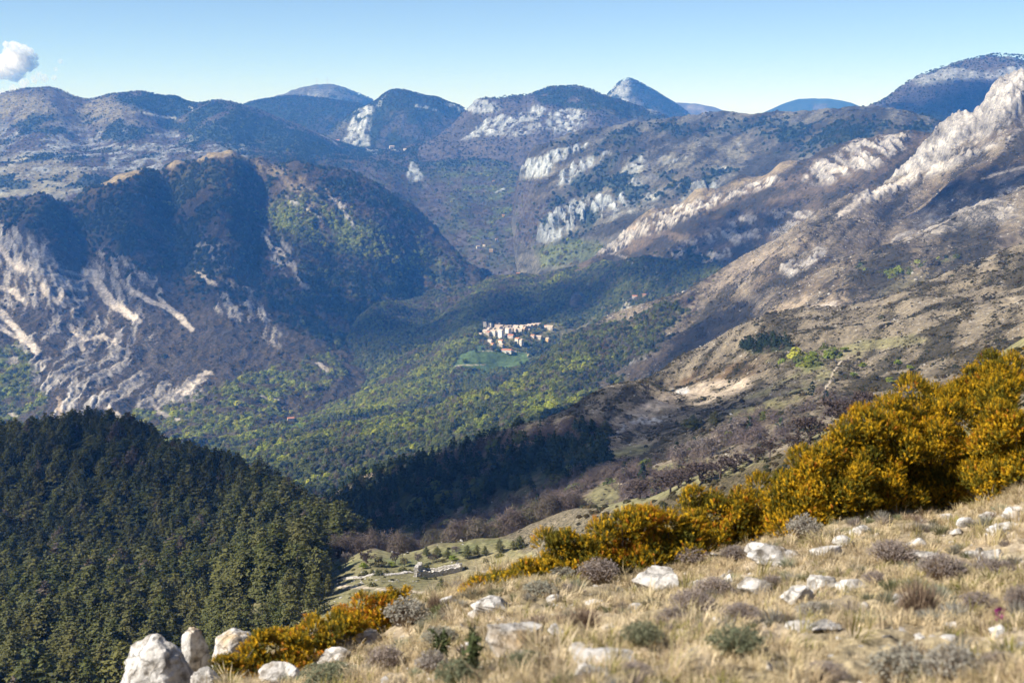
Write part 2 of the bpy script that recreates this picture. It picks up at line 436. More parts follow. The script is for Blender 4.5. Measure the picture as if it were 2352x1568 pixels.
cone = far_hill("dome_peak", [(1340, 262, 12300), (1380, 232, 12400), (1398, 216, 12500), (1412, 201, 12500), (1426, 187, 12500), (1441, 181, 12500), (1458, 184, 12500), (1500, 208, 12500), (1550, 240, 12500), (1600, 276, 12500), (1650, 300, 12400)],
    [(1400, 260, 11600), (1460, 255, 11600), (1560, 285, 11600), (1450, 300, 11000), (1620, 320, 11000)], (0.045, 0.155), (10500, 14600), (140, 80), 151, 22, 500)
blue_ridge = far_hill("blue_far_ridge", [(1480, 236, 19600), (1550, 237, 19600), (1610, 241, 19600), (1650, 252, 19600), (1690, 269, 19600), (1740, 279, 19500), (1800, 290, 19500)],
    [(1550, 285, 17500), (1700, 300, 17500)], (0.09, 0.2), (16500, 22000), (90, 34), 161, 40, 1500)
blue_peak = far_hill("blue_far_peak", [(1690, 295, 19300), (1735, 275, 19400), (1765, 258, 19500), (1800, 238, 19500), (1835, 225, 19500), (1860, 228, 19500), (1900, 231, 19500), (1940, 238, 19500), (1970, 247, 19500), (2010, 266, 19400), (2080, 290, 19300)],
    [(1760, 295, 17500), (1850, 290, 17500), (2000, 300, 17500)], (0.145, 0.29), (16500, 22000), (120, 40), 171, 40, 1500)
blue_knoll = far_hill("blue_knoll", [(1740, 285, 15000), (1790, 273, 15000), (1830, 267, 15000), (1870, 275, 15000), (1920, 290, 15000)],
    [(1760, 300, 14000), (1850, 300, 14000)], (0.16, 0.24), (13000, 17000), (70, 30), 181, 20, 700)

long_ridge = Land("long_ridge", [
    (1215, 396, 6450), (1262, 408, 6250), (1236, 500, 5950), (1240, 548, 5800), (1370, 578, 5350), (1400, 400, 6050), (1500, 375, 6050), (1700, 345, 6050), (1850, 325, 5900), (1500, 450, 5650), (1700, 420, 5450), (1900, 365, 5300), (1400, 500, 5600), (1450, 545, 5250), (1330, 460, 5950), (1300, 545, 5650), (2080, 320, 5300), (1600, 530, 5000), (2000, 420, 4900), (2200, 400, 4900), (1205, 640, 5700), (1165, 520, 6400), (1150, 460, 6900), (1190, 580, 6000)],
    crest=[(1198, 380, 6650), (1218, 356, 6800), (1260, 338, 6900), (1330, 312, 7000), (1450, 295, 7050), (1560, 288, 7050), (1640, 280, 7000), (1700, 275, 6900), (1780, 277, 6850), (1850, 276, 6800), (1950, 279, 6700), (2050, 292, 6500), (2110, 303, 6400), (2300, 320, 6200)],
    a=(-0.012, 0.36), d=(4600, 8000), n=(430, 240), rim=(0.05, 0, 0.08), back=((1.04, 0.02), (1.12, 0.05)),
    relief=rel((34, 520, 6, 91, 'r', 1.2, 0.9), (12, 90, 5, 92, 'r', 1, 1)))

gorge_ridge = Land("gorge_cliffs", [
    (1500, 625, 4600), (1650, 600, 4250), (1800, 545, 3950), (1880, 500, 3850), (2000, 425, 4000), (1950, 395, 4200), (1420, 575, 5000), (1520, 540, 4880), (1640, 500, 4700), (1720, 470, 4620), (1450, 610, 4850), (1600, 660, 4150), (1750, 610, 3900), (1400, 690, 4700), (1500, 690, 4400), (2100, 420, 3950), (1850, 430, 4350), (2000, 500, 3600)],
    crest=[(1290, 640, 5000), (1330, 610, 5060), (1365, 585, 5100), (1400, 555, 5150), (1450, 510, 5180), (1500, 474, 5150), (1600, 432, 5050), (1700, 402, 4950), (1800, 372, 4850), (1900, 343, 4750), (1960, 322, 4680), (2030, 308, 4620), (2085, 304, 4600), (2200, 290, 4600)],
    a=(0.02, 0.34), d=(3550, 5800), n=(400, 230), rim=(0.08, 0, 0), back=((1.04, 0.012), (1.12, 0.03)),
    relief=rel((16, 260, 5, 95, 'r', 1.0, 1.6), (7, 60, 5, 96, 'r', 0.8, 1.4)))

TERRAIN = [near, pine_hill, bench, bowl, flank, village_bench, left_mountain, plateau, mast_peak, wood_hill, ridge_peak, massif, right_massif, cone, blue_ridge, blue_peak, blue_knoll, long_ridge, gorge_ridge]
for L in TERRAIN:
    L.grid()
# ------------------------------------------------------------------ land cover
# cover: base colour, then how many evergreen, leafing, bare trees, dark shrubs and white stones grow or lie on it (0..1)
COVER = {
    'rock': ((0.40, 0.375, 0.345), 0, 0, 0, 0.05, 0.3), 'scree': ((0.56, 0.495, 0.42), 0, 0, 0, 0, 0.1), 'straw': ((0.29, 0.235, 0.145), 0, 0, 0, 0.08, 0.1),
    'garrigue': ((0.105, 0.08, 0.05), 0, 0, 0, 0.7, 0.2), 'scrub': ((0.158, 0.13, 0.09), 0, 0, 0, 0.6, 0.4), 'ever': ((0.035, 0.045, 0.022), 1, 0.05, 0.05, 0, 0),
    'green': ((0.12, 0.14, 0.035), 0.04, 1, 0.1, 0, 0), 'bare': ((0.115, 0.088, 0.07), 0.06, 0.1, 1, 0, 0), 'mixed': ((0.08, 0.08, 0.038), 0.2, 0.6, 0.3, 0, 0),
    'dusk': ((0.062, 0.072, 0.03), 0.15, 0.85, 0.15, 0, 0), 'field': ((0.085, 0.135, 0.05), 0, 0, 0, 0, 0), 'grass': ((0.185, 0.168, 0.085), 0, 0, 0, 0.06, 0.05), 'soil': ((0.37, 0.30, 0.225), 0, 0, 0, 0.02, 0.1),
    'track': ((0.52, 0.44, 0.34), 0, 0, 0, 0, 0), 'paved': ((0.36, 0.34, 0.32), 0, 0, 0, 0, 0), 'heath': ((0.085, 0.055, 0.03), 0, 0, 0, 0.8, 0.05), 'ochre': ((0.40, 0.31, 0.21), 0, 0, 0, 0.03, 0.2)}

FAR_LANDS = (plateau, mast_peak, wood_hill, ridge_peak, massif, right_massif, cone, long_ridge)
def cover(L, base, layers, warp=1.0, wl=None, streak=None, seed=0, crag=None, cragdir=(0.15, 2.6)):
    U, V, X, Y = L.U, L.V, L.X, L.Y
    wl = wl or float(np.median(L.d)) * 0.03
    wu = fbm(X / wl, Y / wl * 0.6, 4, seed + 5) * 16 * warp
    wv = fbm(X / wl + 31, Y / wl * 0.6 + 7, 4, seed + 6) * 8 * warp
    Uw, Vw = U + wu, V + wv
    rockw = np.zeros(U.shape)
    vals = np.broadcast_to(np.array([*COVER[base][0], *COVER[base][1:], float(base == 'green')]), U.shape + (9,)).copy()
    for lay in layers:
        kind, shape, pts, size, strength = lay[:5]
        opt = lay[5] if len(lay) > 5 else {}
        us = [p[0] for p in pts]; vs = [p[1] for p in pts]
        m = 40 + size * 2
        box = (U > min(us) - m) & (U < max(us) + m) & (V > min(vs) - m) & (V < max(vs) + m)
        if not box.any():
            continue
        k = opt.get('warp', 1.0)
        uu = U[box] + wu[box] * k; vv = V[box] + wv[box] * k
        if shape == 's':
            w = sstep(size, size * 0.55, seg_dist(uu, vv, pts))
        else:
            dist = seg_dist(uu, vv, pts, True)
            w = sstep(-size * 0.5, size * 0.5, np.where(inside(uu, vv, pts), dist, -dist))
        if 'patch' in opt:
            ps, th, soft = opt['patch']
            x, y = X[box], Y[box]
            if 'along' in opt:           # bands down the spurs; the green ones carry painted sunlight
                sx, sy, asp = opt['along']
                n = fbm((x * sy - y * sx) / ps, (x * sx + y * sy) / (ps * asp), 5, seed + len(kind) * 7 + int(ps), 0.55)
            elif opt.get('streak') is not None:
                ang, asp = opt['streak']
                zc = L.Z[box]
                p = x * math.cos(ang) + zc * math.sin(ang); q = -x * math.sin(ang) + zc * math.cos(ang) + y * 0.3
                n = fbm(p / ps, q / (ps * asp), 5, seed + len(kind) * 7 + int(ps), 0.6)
            else:
                n = fbm(x / ps, y / (ps * 1.6), 5, seed + len(kind) * 7 + int(ps), 0.6)
            w = w * sstep(th - soft, th + soft, n)
        w = w * strength
        if kind == 'rock': rockw[box] = np.maximum(rockw[box], w)
        else: rockw[box] *= 1 - w
        w = w[..., None]
        vals[box] = vals[box] * (1 - w) + np.array([*COVER[kind][0], *COVER[kind][1:], float(kind == 'green')]) * w
    # bare rock stands out as crags: buttresses and ledges
    if crag:
        cs, ca = crag
        ang, asp = cragdir
        pq = X * math.cos(ang) + L.Z * math.sin(ang); qq = -X * math.sin(ang) + L.Z * math.cos(ang) + Y * 0.5
        nb = ridged(pq / cs, qq / (cs * asp), 6, seed + 91, 0.6) - 0.55
        st = L.Z / (cs * 0.9) + 0.6 * fbm(X / (cs * 4), Y / (cs * 4), 3, seed + 92)
        ledge = (st - np.floor(st)); ledge = sstep(0.55, 1.0, ledge) - ledge
        L.Z = L.Z + ca * rockw * (1.1 * nb + 0.45 * ledge + 0.25)
        vals[..., :3] *= np.clip(1 + rockw * 1.0 * nb, 0.38, 1.35)[..., None]
    # bedding shows as bands down the slope
    if streak is not None:
        ang, asp, amp = streak
        pq = X * math.cos(ang) + L.Z * math.sin(ang); qq = -X * math.sin(ang) + L.Z * math.cos(ang) + Y * 0.4
        sn = fbm(pq / (wl * 0.22), qq / (wl * 0.22 * asp), 5, seed + 95, 0.6)
        vals[..., :3] *= np.clip(1 + amp * sn, 0.4, 1.8)[..., None]
        vals[..., 6] *= np.clip(0.8 - 1.6 * sn, 0.1, 2.0)
        vals[..., 7] *= np.clip(0.6 + 2.0 * sn, 0.0, 2.5)
    # large and small natural variation of the ground colour
    g = fbm(X / (wl * 1.7), Y / (wl * 2.4), 5, seed + 77)
    h = fbm(X / (wl * 0.12), Y / (wl * 0.2), 4, seed + 78, 0.7)
    vals[..., :3] *= np.clip(1 + 0.22 * g + 0.30 * h, 0.35, 1.8)[..., None]
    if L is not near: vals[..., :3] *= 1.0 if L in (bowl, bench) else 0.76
    if L in FAR_LANDS: vals[..., :3] *= np.array([0.82, 0.95, 1.08])  # blue of distant haze put into the far lands' colour
    L.cov = vals
    return vals[..., :3]

def ground_mat(name, feature, bump, contrast=0.5, stretch=(1, 1, 1), rough=0.95):
    """terrain: colour of the land cover with grain and small relief; feature = size of the grain in metres"""
    m, nt, b = new_mat(name)
    at = nt.nodes.new("ShaderNodeVertexColor"); at.layer_name = "Col"
    tc = nt.nodes.new("ShaderNodeTexCoord")
    mp = nt.nodes.new("ShaderNodeMapping"); mp.inputs["Scale"].default_value = tuple(s / feature for s in stretch)
    nt.links.new(tc.outputs["Object"], mp.inputs[0])
    nz = nt.nodes.new("ShaderNodeTexNoise"); nz.inputs["Scale"].default_value = 1.0; nz.inputs["Detail"].default_value = 5; nz.inputs["Roughness"].default_value = 0.7
    nt.links.new(mp.outputs[0], nz.inputs["Vector"])
    mr = nt.nodes.new("ShaderNodeMapRange"); mr.inputs[1].default_value = 0.3; mr.inputs[2].default_value = 0.7
    mr.inputs[3].default_value = 1 - contrast; mr.inputs[4].default_value = 1 + contrast
    nt.links.new(nz.outputs["Fac"], mr.inputs[0])
    vm = nt.nodes.new("ShaderNodeVectorMath"); vm.operation = 'MULTIPLY'
    nt.links.new(at.outputs[0], vm.inputs[0]); nt.links.new(mr.outputs[0], vm.inputs[1])
    nt.links.new(vm.outputs[0], b.inputs["Base Color"])
    n2 = nt.nodes.new("ShaderNodeTexNoise"); n2.inputs["Scale"].default_value = 1.9; n2.inputs["Detail"].default_value = 3; n2.inputs["Roughness"].default_value = 0.6
    nt.links.new(mp.outputs[0], n2.inputs["Vector"])
    th = nt.nodes.new("ShaderNodeMath"); th.operation = 'MULTIPLY_ADD'; th.inputs[1].default_value = 0.30
    nt.links.new(at.outputs[1], th.inputs[0]); nt.links.new(n2.outputs["Fac"], th.inputs[2])
    m2 = nt.nodes.new("ShaderNodeMapRange"); m2.inputs[1].default_value = 0.64; m2.inputs[2].default_value = 0.72; m2.inputs[4].default_value = 0.8
    nt.links.new(th.outputs[0], m2.inputs[0])
    mxs = nt.nodes.new("ShaderNodeMix"); mxs.data_type = 'RGBA'; mxs.inputs[7].default_value = (0.030, 0.027, 0.015, 1)
    nt.links.new(m2.outputs[0], mxs.inputs[0]); nt.links.new(vm.outputs[0], mxs.inputs[6]); nt.links.new(mxs.outputs[2], b.inputs["Base Color"])
    bp = nt.nodes.new("ShaderNodeBump"); bp.inputs["Distance"].default_value = bump
    nt.links.new(nz.outputs["Fac"], bp.inputs["Height"])
    nt.links.new(bp.outputs[0], b.inputs["Normal"])
    b.inputs["Roughness"].default_value = rough
    b.inputs["Specular IOR Level"].default_value = 0.1
    return m

DOWN_RIGHT = (0.83, 7)      # streaks that run down to the right on a face
# --- limestone mountain across the valley (left)
c_left = cover(left_mountain, 'garrigue', [
    ('bare', 'p', [(500, 420), (800, 400), (1100, 620), (780, 760), (640, 700), (560, 560)], 40, 0.85, {'patch': (110, -0.15, 0.5)}),
    ('mixed', 'p', [(650, 560), (1000, 560), (1110, 630), (780, 790), (620, 690)], 40, 0.9, {'patch': (90, -0.1, 0.4)}),
    ('ever', 'p', [(-60, 470), (120, 455), (330, 400), (520, 362), (560, 430), (590, 520), (640, 600), (560, 660), (420, 640), (300, 600), (180, 540), (-60, 500)], 130, 1.0, {'patch': (120, -0.3, 0.45), 'warp': 2.5}),
    ('ever', 'p', [(640, 640), (800, 620), (1100, 625), (960, 680), (800, 800), (690, 760), (560, 690)], 30, 0.95, {'patch': (80, -0.2, 0.35)}),
    ('ever', 'p', [(700, 375), (830, 410), (1000, 520), (900, 500), (780, 440)], 26, 0.9, {'patch': (90, -0.1, 0.4)}),
    ('ever', 'p', [(540, 380), (760, 400), (900, 500), (1000, 560), (800, 640), (620, 560)], 80, 0.8, {'patch': (70, 0.12, 0.25), 'warp': 2}),
    ('straw', 's', [(230, 420), (300, 395), (400, 366), (470, 356), (540, 350)], 12, 0.95),
    ('straw', 'p', [(500, 352), (560, 350), (700, 400), (760, 480), (690, 470), (600, 400)], 26, 0.7, {'patch': (60, -0.1, 0.3), 'streak': (0.6, 4)}),
    ('green', 'p', [(610, 480), (700, 440), (800, 490), (900, 540), (1010, 610), (860, 600), (760, 575), (640, 530)], 50, 1.0, {'patch': (110, -0.3, 0.3), 'streak': (0.6, 3)}),
    ('rock', 'p', [(-60, 490), (60, 520), (190, 590), (300, 640), (340, 740), (430, 840), (470, 905), (420, 960), (250, 975), (110, 960), (60, 860), (-60, 780)], 40, 0.7, {'patch': (24, 0.10, 0.22), 'streak': DOWN_RIGHT}),
    ('rock', 'p', [(-60, 490), (40, 520), (120, 580), (190, 660), (120, 680), (-60, 560)], 30, 0.85, {'patch': (30, -0.1, 0.3), 'streak': DOWN_RIGHT}),
    ('rock', 'p', [(70, 830), (120, 850), (230, 890), (290, 960), (140, 980), (90, 900)], 20, 0.9, {'patch': (24, -0.1, 0.25), 'streak': DOWN_RIGHT}),
    ('rock', 'p', [(240, 570), (330, 600), (360, 650), (300, 690), (230, 640)], 20, 0.7, {'patch': (22, 0.0, 0.2), 'streak': DOWN_RIGHT}),
    ('rock', 'p', [(500, 640), (560, 660), (640, 760), (640, 800), (540, 740), (480, 700)], 22, 0.8, {'patch': (20, 0.1, 0.2), 'streak': DOWN_RIGHT}),
    ('rock', 'p', [(560, 520), (620, 520), (700, 600), (720, 680), (640, 620)], 20, 0.8, {'patch': (24, 0.25, 0.15), 'streak': DOWN_RIGHT}),
    ('rock', 'p', [(440, 560), (520, 560), (540, 620), (470, 640)], 20, 0.55, {'patch': (22, 0.15, 0.2)}),
    ('rock', 's', [(760, 440), (800, 490), (815, 520)], 8, 0.8, {'patch': (18, -0.1, 0.2)}),
    ('rock', 's', [(660, 450), (730, 500)], 7, 0.7, {'patch': (18, -0.1, 0.2)}),
    ('garrigue', 'p', [(300, 790), (400, 770), (445, 860), (420, 890), (330, 860)], 20, 0.8),  # a cliff in shade, the shade painted as dark cover
    ('green', 'p', [(-60, 780), (60, 800), (90, 870), (110, 950), (60, 990), (-60, 990)], 20, 0.9, {'patch': (60, -0.3, 0.3)}),
    ('green', 'p', [(250, 960), (400, 930), (560, 860), (700, 830), (770, 800), (790, 860), (640, 960), (400, 1040), (200, 1020)], 30, 0.9, {'patch': (70, -0.15, 0.3)}),
    ('scree', 's', [(197, 626), (222, 652), (245, 690), (285, 712), (316, 738)], 12, 1.0, {'warp': 0.5}), ('scree', 's', [(215, 630), (232, 665), (262, 700)], 11, 1.0, {'warp': 0.5}),
    ('scree', 's', [(302, 668), (345, 690), (390, 712), (440, 757)], 7, 0.95, {'warp': 0.5}), ('scree', 's', [(362, 668), (380, 700), (420, 735)], 7, 0.9, {'warp': 0.5}),
    ('scree', 's', [(-10, 565), (20, 595), (52, 622)], 8, 1.0, {'warp': 0.5}), ('scree', 's', [(38, 590), (60, 625)], 6, 0.9), ('scree', 's', [(-10, 660), (30, 680), (60, 695)], 7, 0.9),
    ('scree', 's', [(90, 655), (130, 690), (152, 700)], 9, 0.95, {'warp': 0.6}), ('scree', 's', [(150, 665), (140, 690)], 7, 0.9), ('scree', 's', [(-10, 705), (25, 735), (50, 775), (75, 800)], 11, 1.0, {'warp': 0.6}),
    ('scree', 's', [(-10, 745), (40, 780), (85, 805)], 7, 1.0), ('scree', 's', [(155, 745), (180, 775), (200, 810)], 6, 0.85), ('scree', 's', [(190, 785), (230, 770), (270, 790)], 6, 0.85),
    ('scree', 's', [(635, 572), (652, 585)], 8, 0.95, {'warp': 0.4}), ('scree', 's', [(460, 620), (490, 650)], 7, 0.85), ('scree', 's', [(420, 905), (450, 880), (480, 855)], 7, 0.8),
    ('scree', 's', [(345, 935), (400, 960)], 5, 0.9), ('scree', 's', [(250, 935), (290, 965)], 6, 0.9), ('scree', 's', [(732, 835), (752, 850)], 7, 0.85), ('scree', 's', [(600, 905), (640, 915)], 4, 0.8),
    ('scree', 's', [(640, 600), (665, 612)], 4, 0.8), ('ochre', 's', [(135, 920), (150, 955)], 6, 0.8), ('scree', 's', [(0, 935), (40, 950)], 5, 0.8)], seed=200, crag=(28, 14), cragdir=(0.83, 5))

c_plateau = cover(plateau, 'bare', [
    ('straw', 'p', [(-60, 215), (200, 205), (330, 240), (420, 275), (280, 290), (-60, 285)], 26, 0.65, {'patch': (260, -0.35, 0.4), 'warp': 0.6}),
    ('rock', 'p', [(-60, 290), (500, 300), (640, 345), (300, 440), (-60, 470)], 40, 0.65, {'patch': (200, 0.0, 0.22), 'warp': 0.7}),
    ('straw', 'p', [(-60, 350), (150, 360), (260, 420), (150, 450), (-60, 450)], 30, 0.75, {'patch': (230, -0.2, 0.3), 'warp': 0.7}),
    ('ever', 'p', [(250, 220), (420, 212), (600, 255), (760, 330), (760, 360), (560, 335), (400, 300), (330, 262)], 22, 1.0, {'patch': (230, -0.45, 0.3), 'warp': 0.6}),
    ('ever', 'p', [(380, 285), (760, 320), (900, 350), (760, 395), (560, 360)], 24, 0.95, {'patch': (250, -0.35, 0.4), 'warp': 0.6}),
    ('ever', 'p', [(-60, 255), (300, 270), (500, 300), (500, 350), (200, 330), (-60, 330)], 20, 0.9, {'patch': (300, 0.12, 0.2), 'warp': 0.5}),
    ('ever', 'p', [(-60, 360), (300, 340), (450, 370), (300, 430), (-60, 440)], 20, 0.9, {'patch': (240, 0.22, 0.2), 'warp': 0.5}),
    ('scree', 's', [(330, 262), (400, 272)], 3, 0.8), ('scree', 's', [(420, 243), (445, 255)], 4, 0.7),
    ('ever', 'p', [(780, 335), (1200, 320), (1200, 390), (900, 400)], 24, 0.85, {'patch': (220, -0.2, 0.3)}),
    ('mixed', 'p', [(850, 400), (1250, 360), (1300, 520), (1250, 620), (1000, 620)], 30, 0.7, {'patch': (160, 0.05, 0.3)}),
    ('green', 'p', [(1000, 380), (1250, 350), (1240, 520), (1080, 560)], 30, 0.65, {'patch': (120, 0.2, 0.25)}),
    ('heath', 's', [(1060, 490), (1120, 480), (1190, 462)], 9, 0.6, {'warp': 0.4}),
    ('rock', 'p', [(940, 375), (950, 372), (972, 405), (968, 416), (938, 416), (934, 400)], 6, 0.95, {'warp': 0.25}),
    ('rock', 's', [(1130, 440), (1150, 432)], 4, 0.8), ('rock', 's', [(845, 345), (865, 352)], 5, 0.7),
    ('ochre', 's', [(1010, 345), (1060, 330), (1085, 322)], 3.5, 0.95, {'warp': 0.2}), ('scree', 's', [(1065, 322), (1090, 318)], 3, 0.9, {'warp': 0.2}), ('scree', 's', [(985, 345), (1005, 343)], 2.5, 0.8, {'warp': 0.2}),
    ('track', 's', [(740, 310), (760, 320), (775, 332)], 2.5, 0.7, {'warp': 0.2}), ('scree', 's', [(890, 343), (915, 346)], 2.5, 0.7, {'warp': 0.2}), ('straw', 's', [(0, 448), (60, 440), (110, 436), (130, 442)], 7, 0.8)], seed=220, crag=(60, 16), wl=320)

c_mast = cover(mast_peak, 'scrub', [('rock', 'p', [(560, 250), (690, 205), (800, 205), (800, 260), (600, 265)], 20, 0.6, {'patch': (200, 0.0, 0.3)}), ('ever', 'p', [(770, 200), (920, 250), (900, 300), (780, 260), (750, 230)], 14, 0.9, {'patch': (200, -0.2, 0.3)}), ('ever', 'p', [(560, 250), (660, 240), (780, 262), (560, 280)], 10, 0.6, {'patch': (150, 0.1, 0.3)})], seed=230, crag=(90, 18), wl=400)
c_wood = cover(wood_hill, 'ever', [('bare', 'p', [(700, 250), (850, 270), (850, 340), (650, 330)], 20, 0.5, {'patch': (200, 0.0, 0.3)})], seed=231, wl=300)
c_ridge = cover(ridge_peak, 'ever', [
    ('bare', 'p', [(880, 250), (1080, 270), (1080, 340), (860, 345)], 22, 0.8, {'patch': (180, -0.1, 0.3)}),
    ('scrub', 'p', [(740, 315), (800, 275), (840, 300), (790, 345), (740, 340)], 12, 0.8),
    ('rock', 'p', [(835, 240), (855, 240), (848, 275), (842, 300), (850, 335), (800, 338), (790, 320), (805, 290), (818, 260)], 9, 0.95, {'patch': (60, -0.28, 0.25), 'warp': 0.5}),
    ('rock', 's', [(1025, 238), (1065, 256)], 5, 0.75, {'patch': (50, 0.0, 0.2), 'warp': 0.3}), ('rock', 's', [(960, 240), (1010, 250)], 5, 0.6, {'patch': (40, 0.25, 0.1)}), ('rock', 's', [(878, 220), (862, 236)], 5, 0.5)], seed=232, crag=(70, 26), wl=260)
c_massif = cover(massif, 'bare', [
    ('ever', 'p', [(1200, 200), (1300, 195), (1460, 240), (1560, 270), (1440, 275), (1340, 250), (1250, 240)], 14, 1.0, {'patch': (160, -0.5, 0.2), 'warp': 0.4}),
    ('garrigue', 'p', [(1010, 320), (1080, 260), (1160, 300), (1100, 330)], 20, 0.7), ('scrub', 'p', [(1380, 250), (1560, 280), (1540, 310), (1400, 320)], 20, 0.7, {'patch': (120, -0.2, 0.3)}),
    ('rock', 'p', [(1066, 252), (1090, 226), (1135, 236), (1150, 255), (1120, 262), (1085, 262)], 8, 0.95, {'patch': (40, -0.4, 0.2), 'warp': 0.4}),
    ('rock', 'p', [(1060, 322), (1110, 280), (1145, 262), (1180, 268), (1230, 240), (1256, 250), (1240, 275), (1190, 285), (1150, 310), (1100, 315)], 10, 0.95, {'patch': (48, -0.15, 0.2), 'warp': 0.5}),
    ('rock', 'p', [(1265, 260), (1300, 246), (1340, 250), (1350, 280), (1320, 305), (1275, 300), (1255, 285)], 10, 0.9, {'patch': (48, -0.2, 0.2), 'warp': 0.5}),
    ('rock', 'p', [(1480, 240), (1510, 238), (1520, 255), (1490, 258)], 6, 0.8, {'patch': (30, -0.2, 0.2)}), ('rock', 'p', [(1120, 300), (1220, 285), (1300, 305), (1180, 320)], 12, 0.6, {'patch': (40, 0.0, 0.2)}), ('scree', 's', [(1310, 310), (1350, 313), (1380, 315)], 2, 0.6)], seed=233, crag=(60, 26), wl=240)
c_rmass = cover(right_massif, 'bare', [
    ('rock', 'p', [(2045, 215), (2090, 180), (2200, 145), (2352, 130), (2352, 175), (2200, 190), (2100, 215)], 20, 0.65, {'patch': (110, -0.02, 0.25), 'streak': (1.5, 5)}),
    ('ever', 'p', [(1900, 290), (2000, 250), (2100, 235), (2250, 210), (2400, 230), (2400, 320), (1900, 320)], 22, 0.95, {'patch': (300, -0.15, 0.2)}),
    ('ever', 'p', [(2100, 175), (2260, 132), (2180, 150), (2400, 128), (2400, 140), (2260, 143)], 8, 0.5), ('scrub', 's', [(2280, 195), (2352, 190)], 10, 0.5, {'patch': (90, 0, 0.3)})], seed=234, crag=(80, 24), wl=320)
c_cone = cover(cone, 'ever', [('rock', 'p', [(1396, 222), (1424, 184), (1442, 179), (1452, 190), (1450, 215), (1480, 250), (1440, 240)], 9, 0.85, {'patch': (90, -0.3, 0.3), 'warp': 0.4}), ('bare', 'p', [(1450, 210), (1560, 250), (1580, 300), (1440, 290)], 14, 0.7, {'patch': (150, -0.2, 0.3)})], seed=235, crag=(80, 22), wl=300)
c_blue = cover(blue_ridge, 'bare', [('rock', 's', [(1555, 242), (1650, 255)], 6, 0.5)], seed=236, wl=600)
c_bluep = cover(blue_peak, 'ever', [('scrub', 'p', [(1860, 245), (1900, 240), (1910, 260), (1870, 262)], 10, 0.8, {'patch': (250, -0.1, 0.3)})], seed=237, wl=600)
c_knoll = cover(blue_knoll, 'ever', [], seed=238, wl=300)

STRATA = (2.0, 7)
c_long = cover(long_ridge, 'scrub', [
    ('bare', 'p', [(1180, 420), (1260, 410), (1290, 480), (1250, 560), (1180, 560)], 20, 0.9),
    ('ever', 'p', [(1250, 335), (1500, 285), (2150, 270), (2200, 330), (1900, 350), (1700, 300), (1500, 330), (1350, 360)], 24, 0.9, {'patch': (180, -0.1, 0.25)}),
    ('ever', 'p', [(1700, 290), (2120, 290), (2080, 330), (1850, 370), (1760, 350)], 24, 0.95, {'patch': (200, -0.3, 0.3)}),
    ('straw', 'p', [(1450, 360), (1700, 300), (1760, 340), (1700, 400), (1400, 500), (1380, 460)], 30, 0.7, {'patch': (120, -0.1, 0.3), 'streak': STRATA}),
    ('rock', 'p', [(1450, 360), (1700, 300), (1760, 340), (1700, 420), (1400, 500), (1380, 460)], 30, 0.7, {'patch': (60, 0.12, 0.2), 'streak': STRATA}),
    ('garrigue', 'p', [(1200, 330), (2120, 270), (2100, 340), (1700, 440), (1400, 560), (1220, 570)], 30, 0.75, {'patch': (140, -0.12, 0.3)}),
    ('ever', 'p', [(1250, 460), (1400, 400), (1560, 400), (1700, 380), (1600, 440), (1400, 480), (1330, 560), (1240, 540)], 26, 0.9, {'patch': (110, -0.05, 0.22)}),
    ('ever', 'p', [(1300, 420), (1400, 355), (1480, 345), (1440, 400), (1340, 450)], 22, 0.8, {'patch': (90, -0.05, 0.2)}),
    ('rock', 'p', [(1195, 405), (1200, 372), (1260, 350), (1330, 330), (1360, 330), (1330, 352), (1275, 372), (1258, 400), (1220, 410)], 8, 0.95, {'patch': (34, -0.4, 0.2), 'warp': 0.4}),
    ('rock', 'p', [(1280, 400), (1340, 365), (1400, 345), (1410, 352), (1350, 385), (1310, 420), (1280, 425)], 8, 0.9, {'patch': (30, -0.15, 0.2), 'warp': 0.4}),
    ('rock', 'p', [(1235, 548), (1245, 500), (1300, 465), (1420, 440), (1430, 475), (1380, 500), (1330, 520), (1280, 550)], 14, 0.95, {'patch': (30, 0.05, 0.15), 'streak': (0.2, 3)}),
    ('rock', 'p', [(1238, 550), (1246, 520), (1290, 512), (1300, 540), (1262, 556)], 8, 0.95, {'patch': (22, -0.3, 0.2)}),
    ('green', 'p', [(1230, 570), (1300, 550), (1380, 560), (1360, 600), (1240, 620)], 14, 0.6)], seed=240, crag=(44, 32), wl=170, streak=(2.0, 6, 0.45))
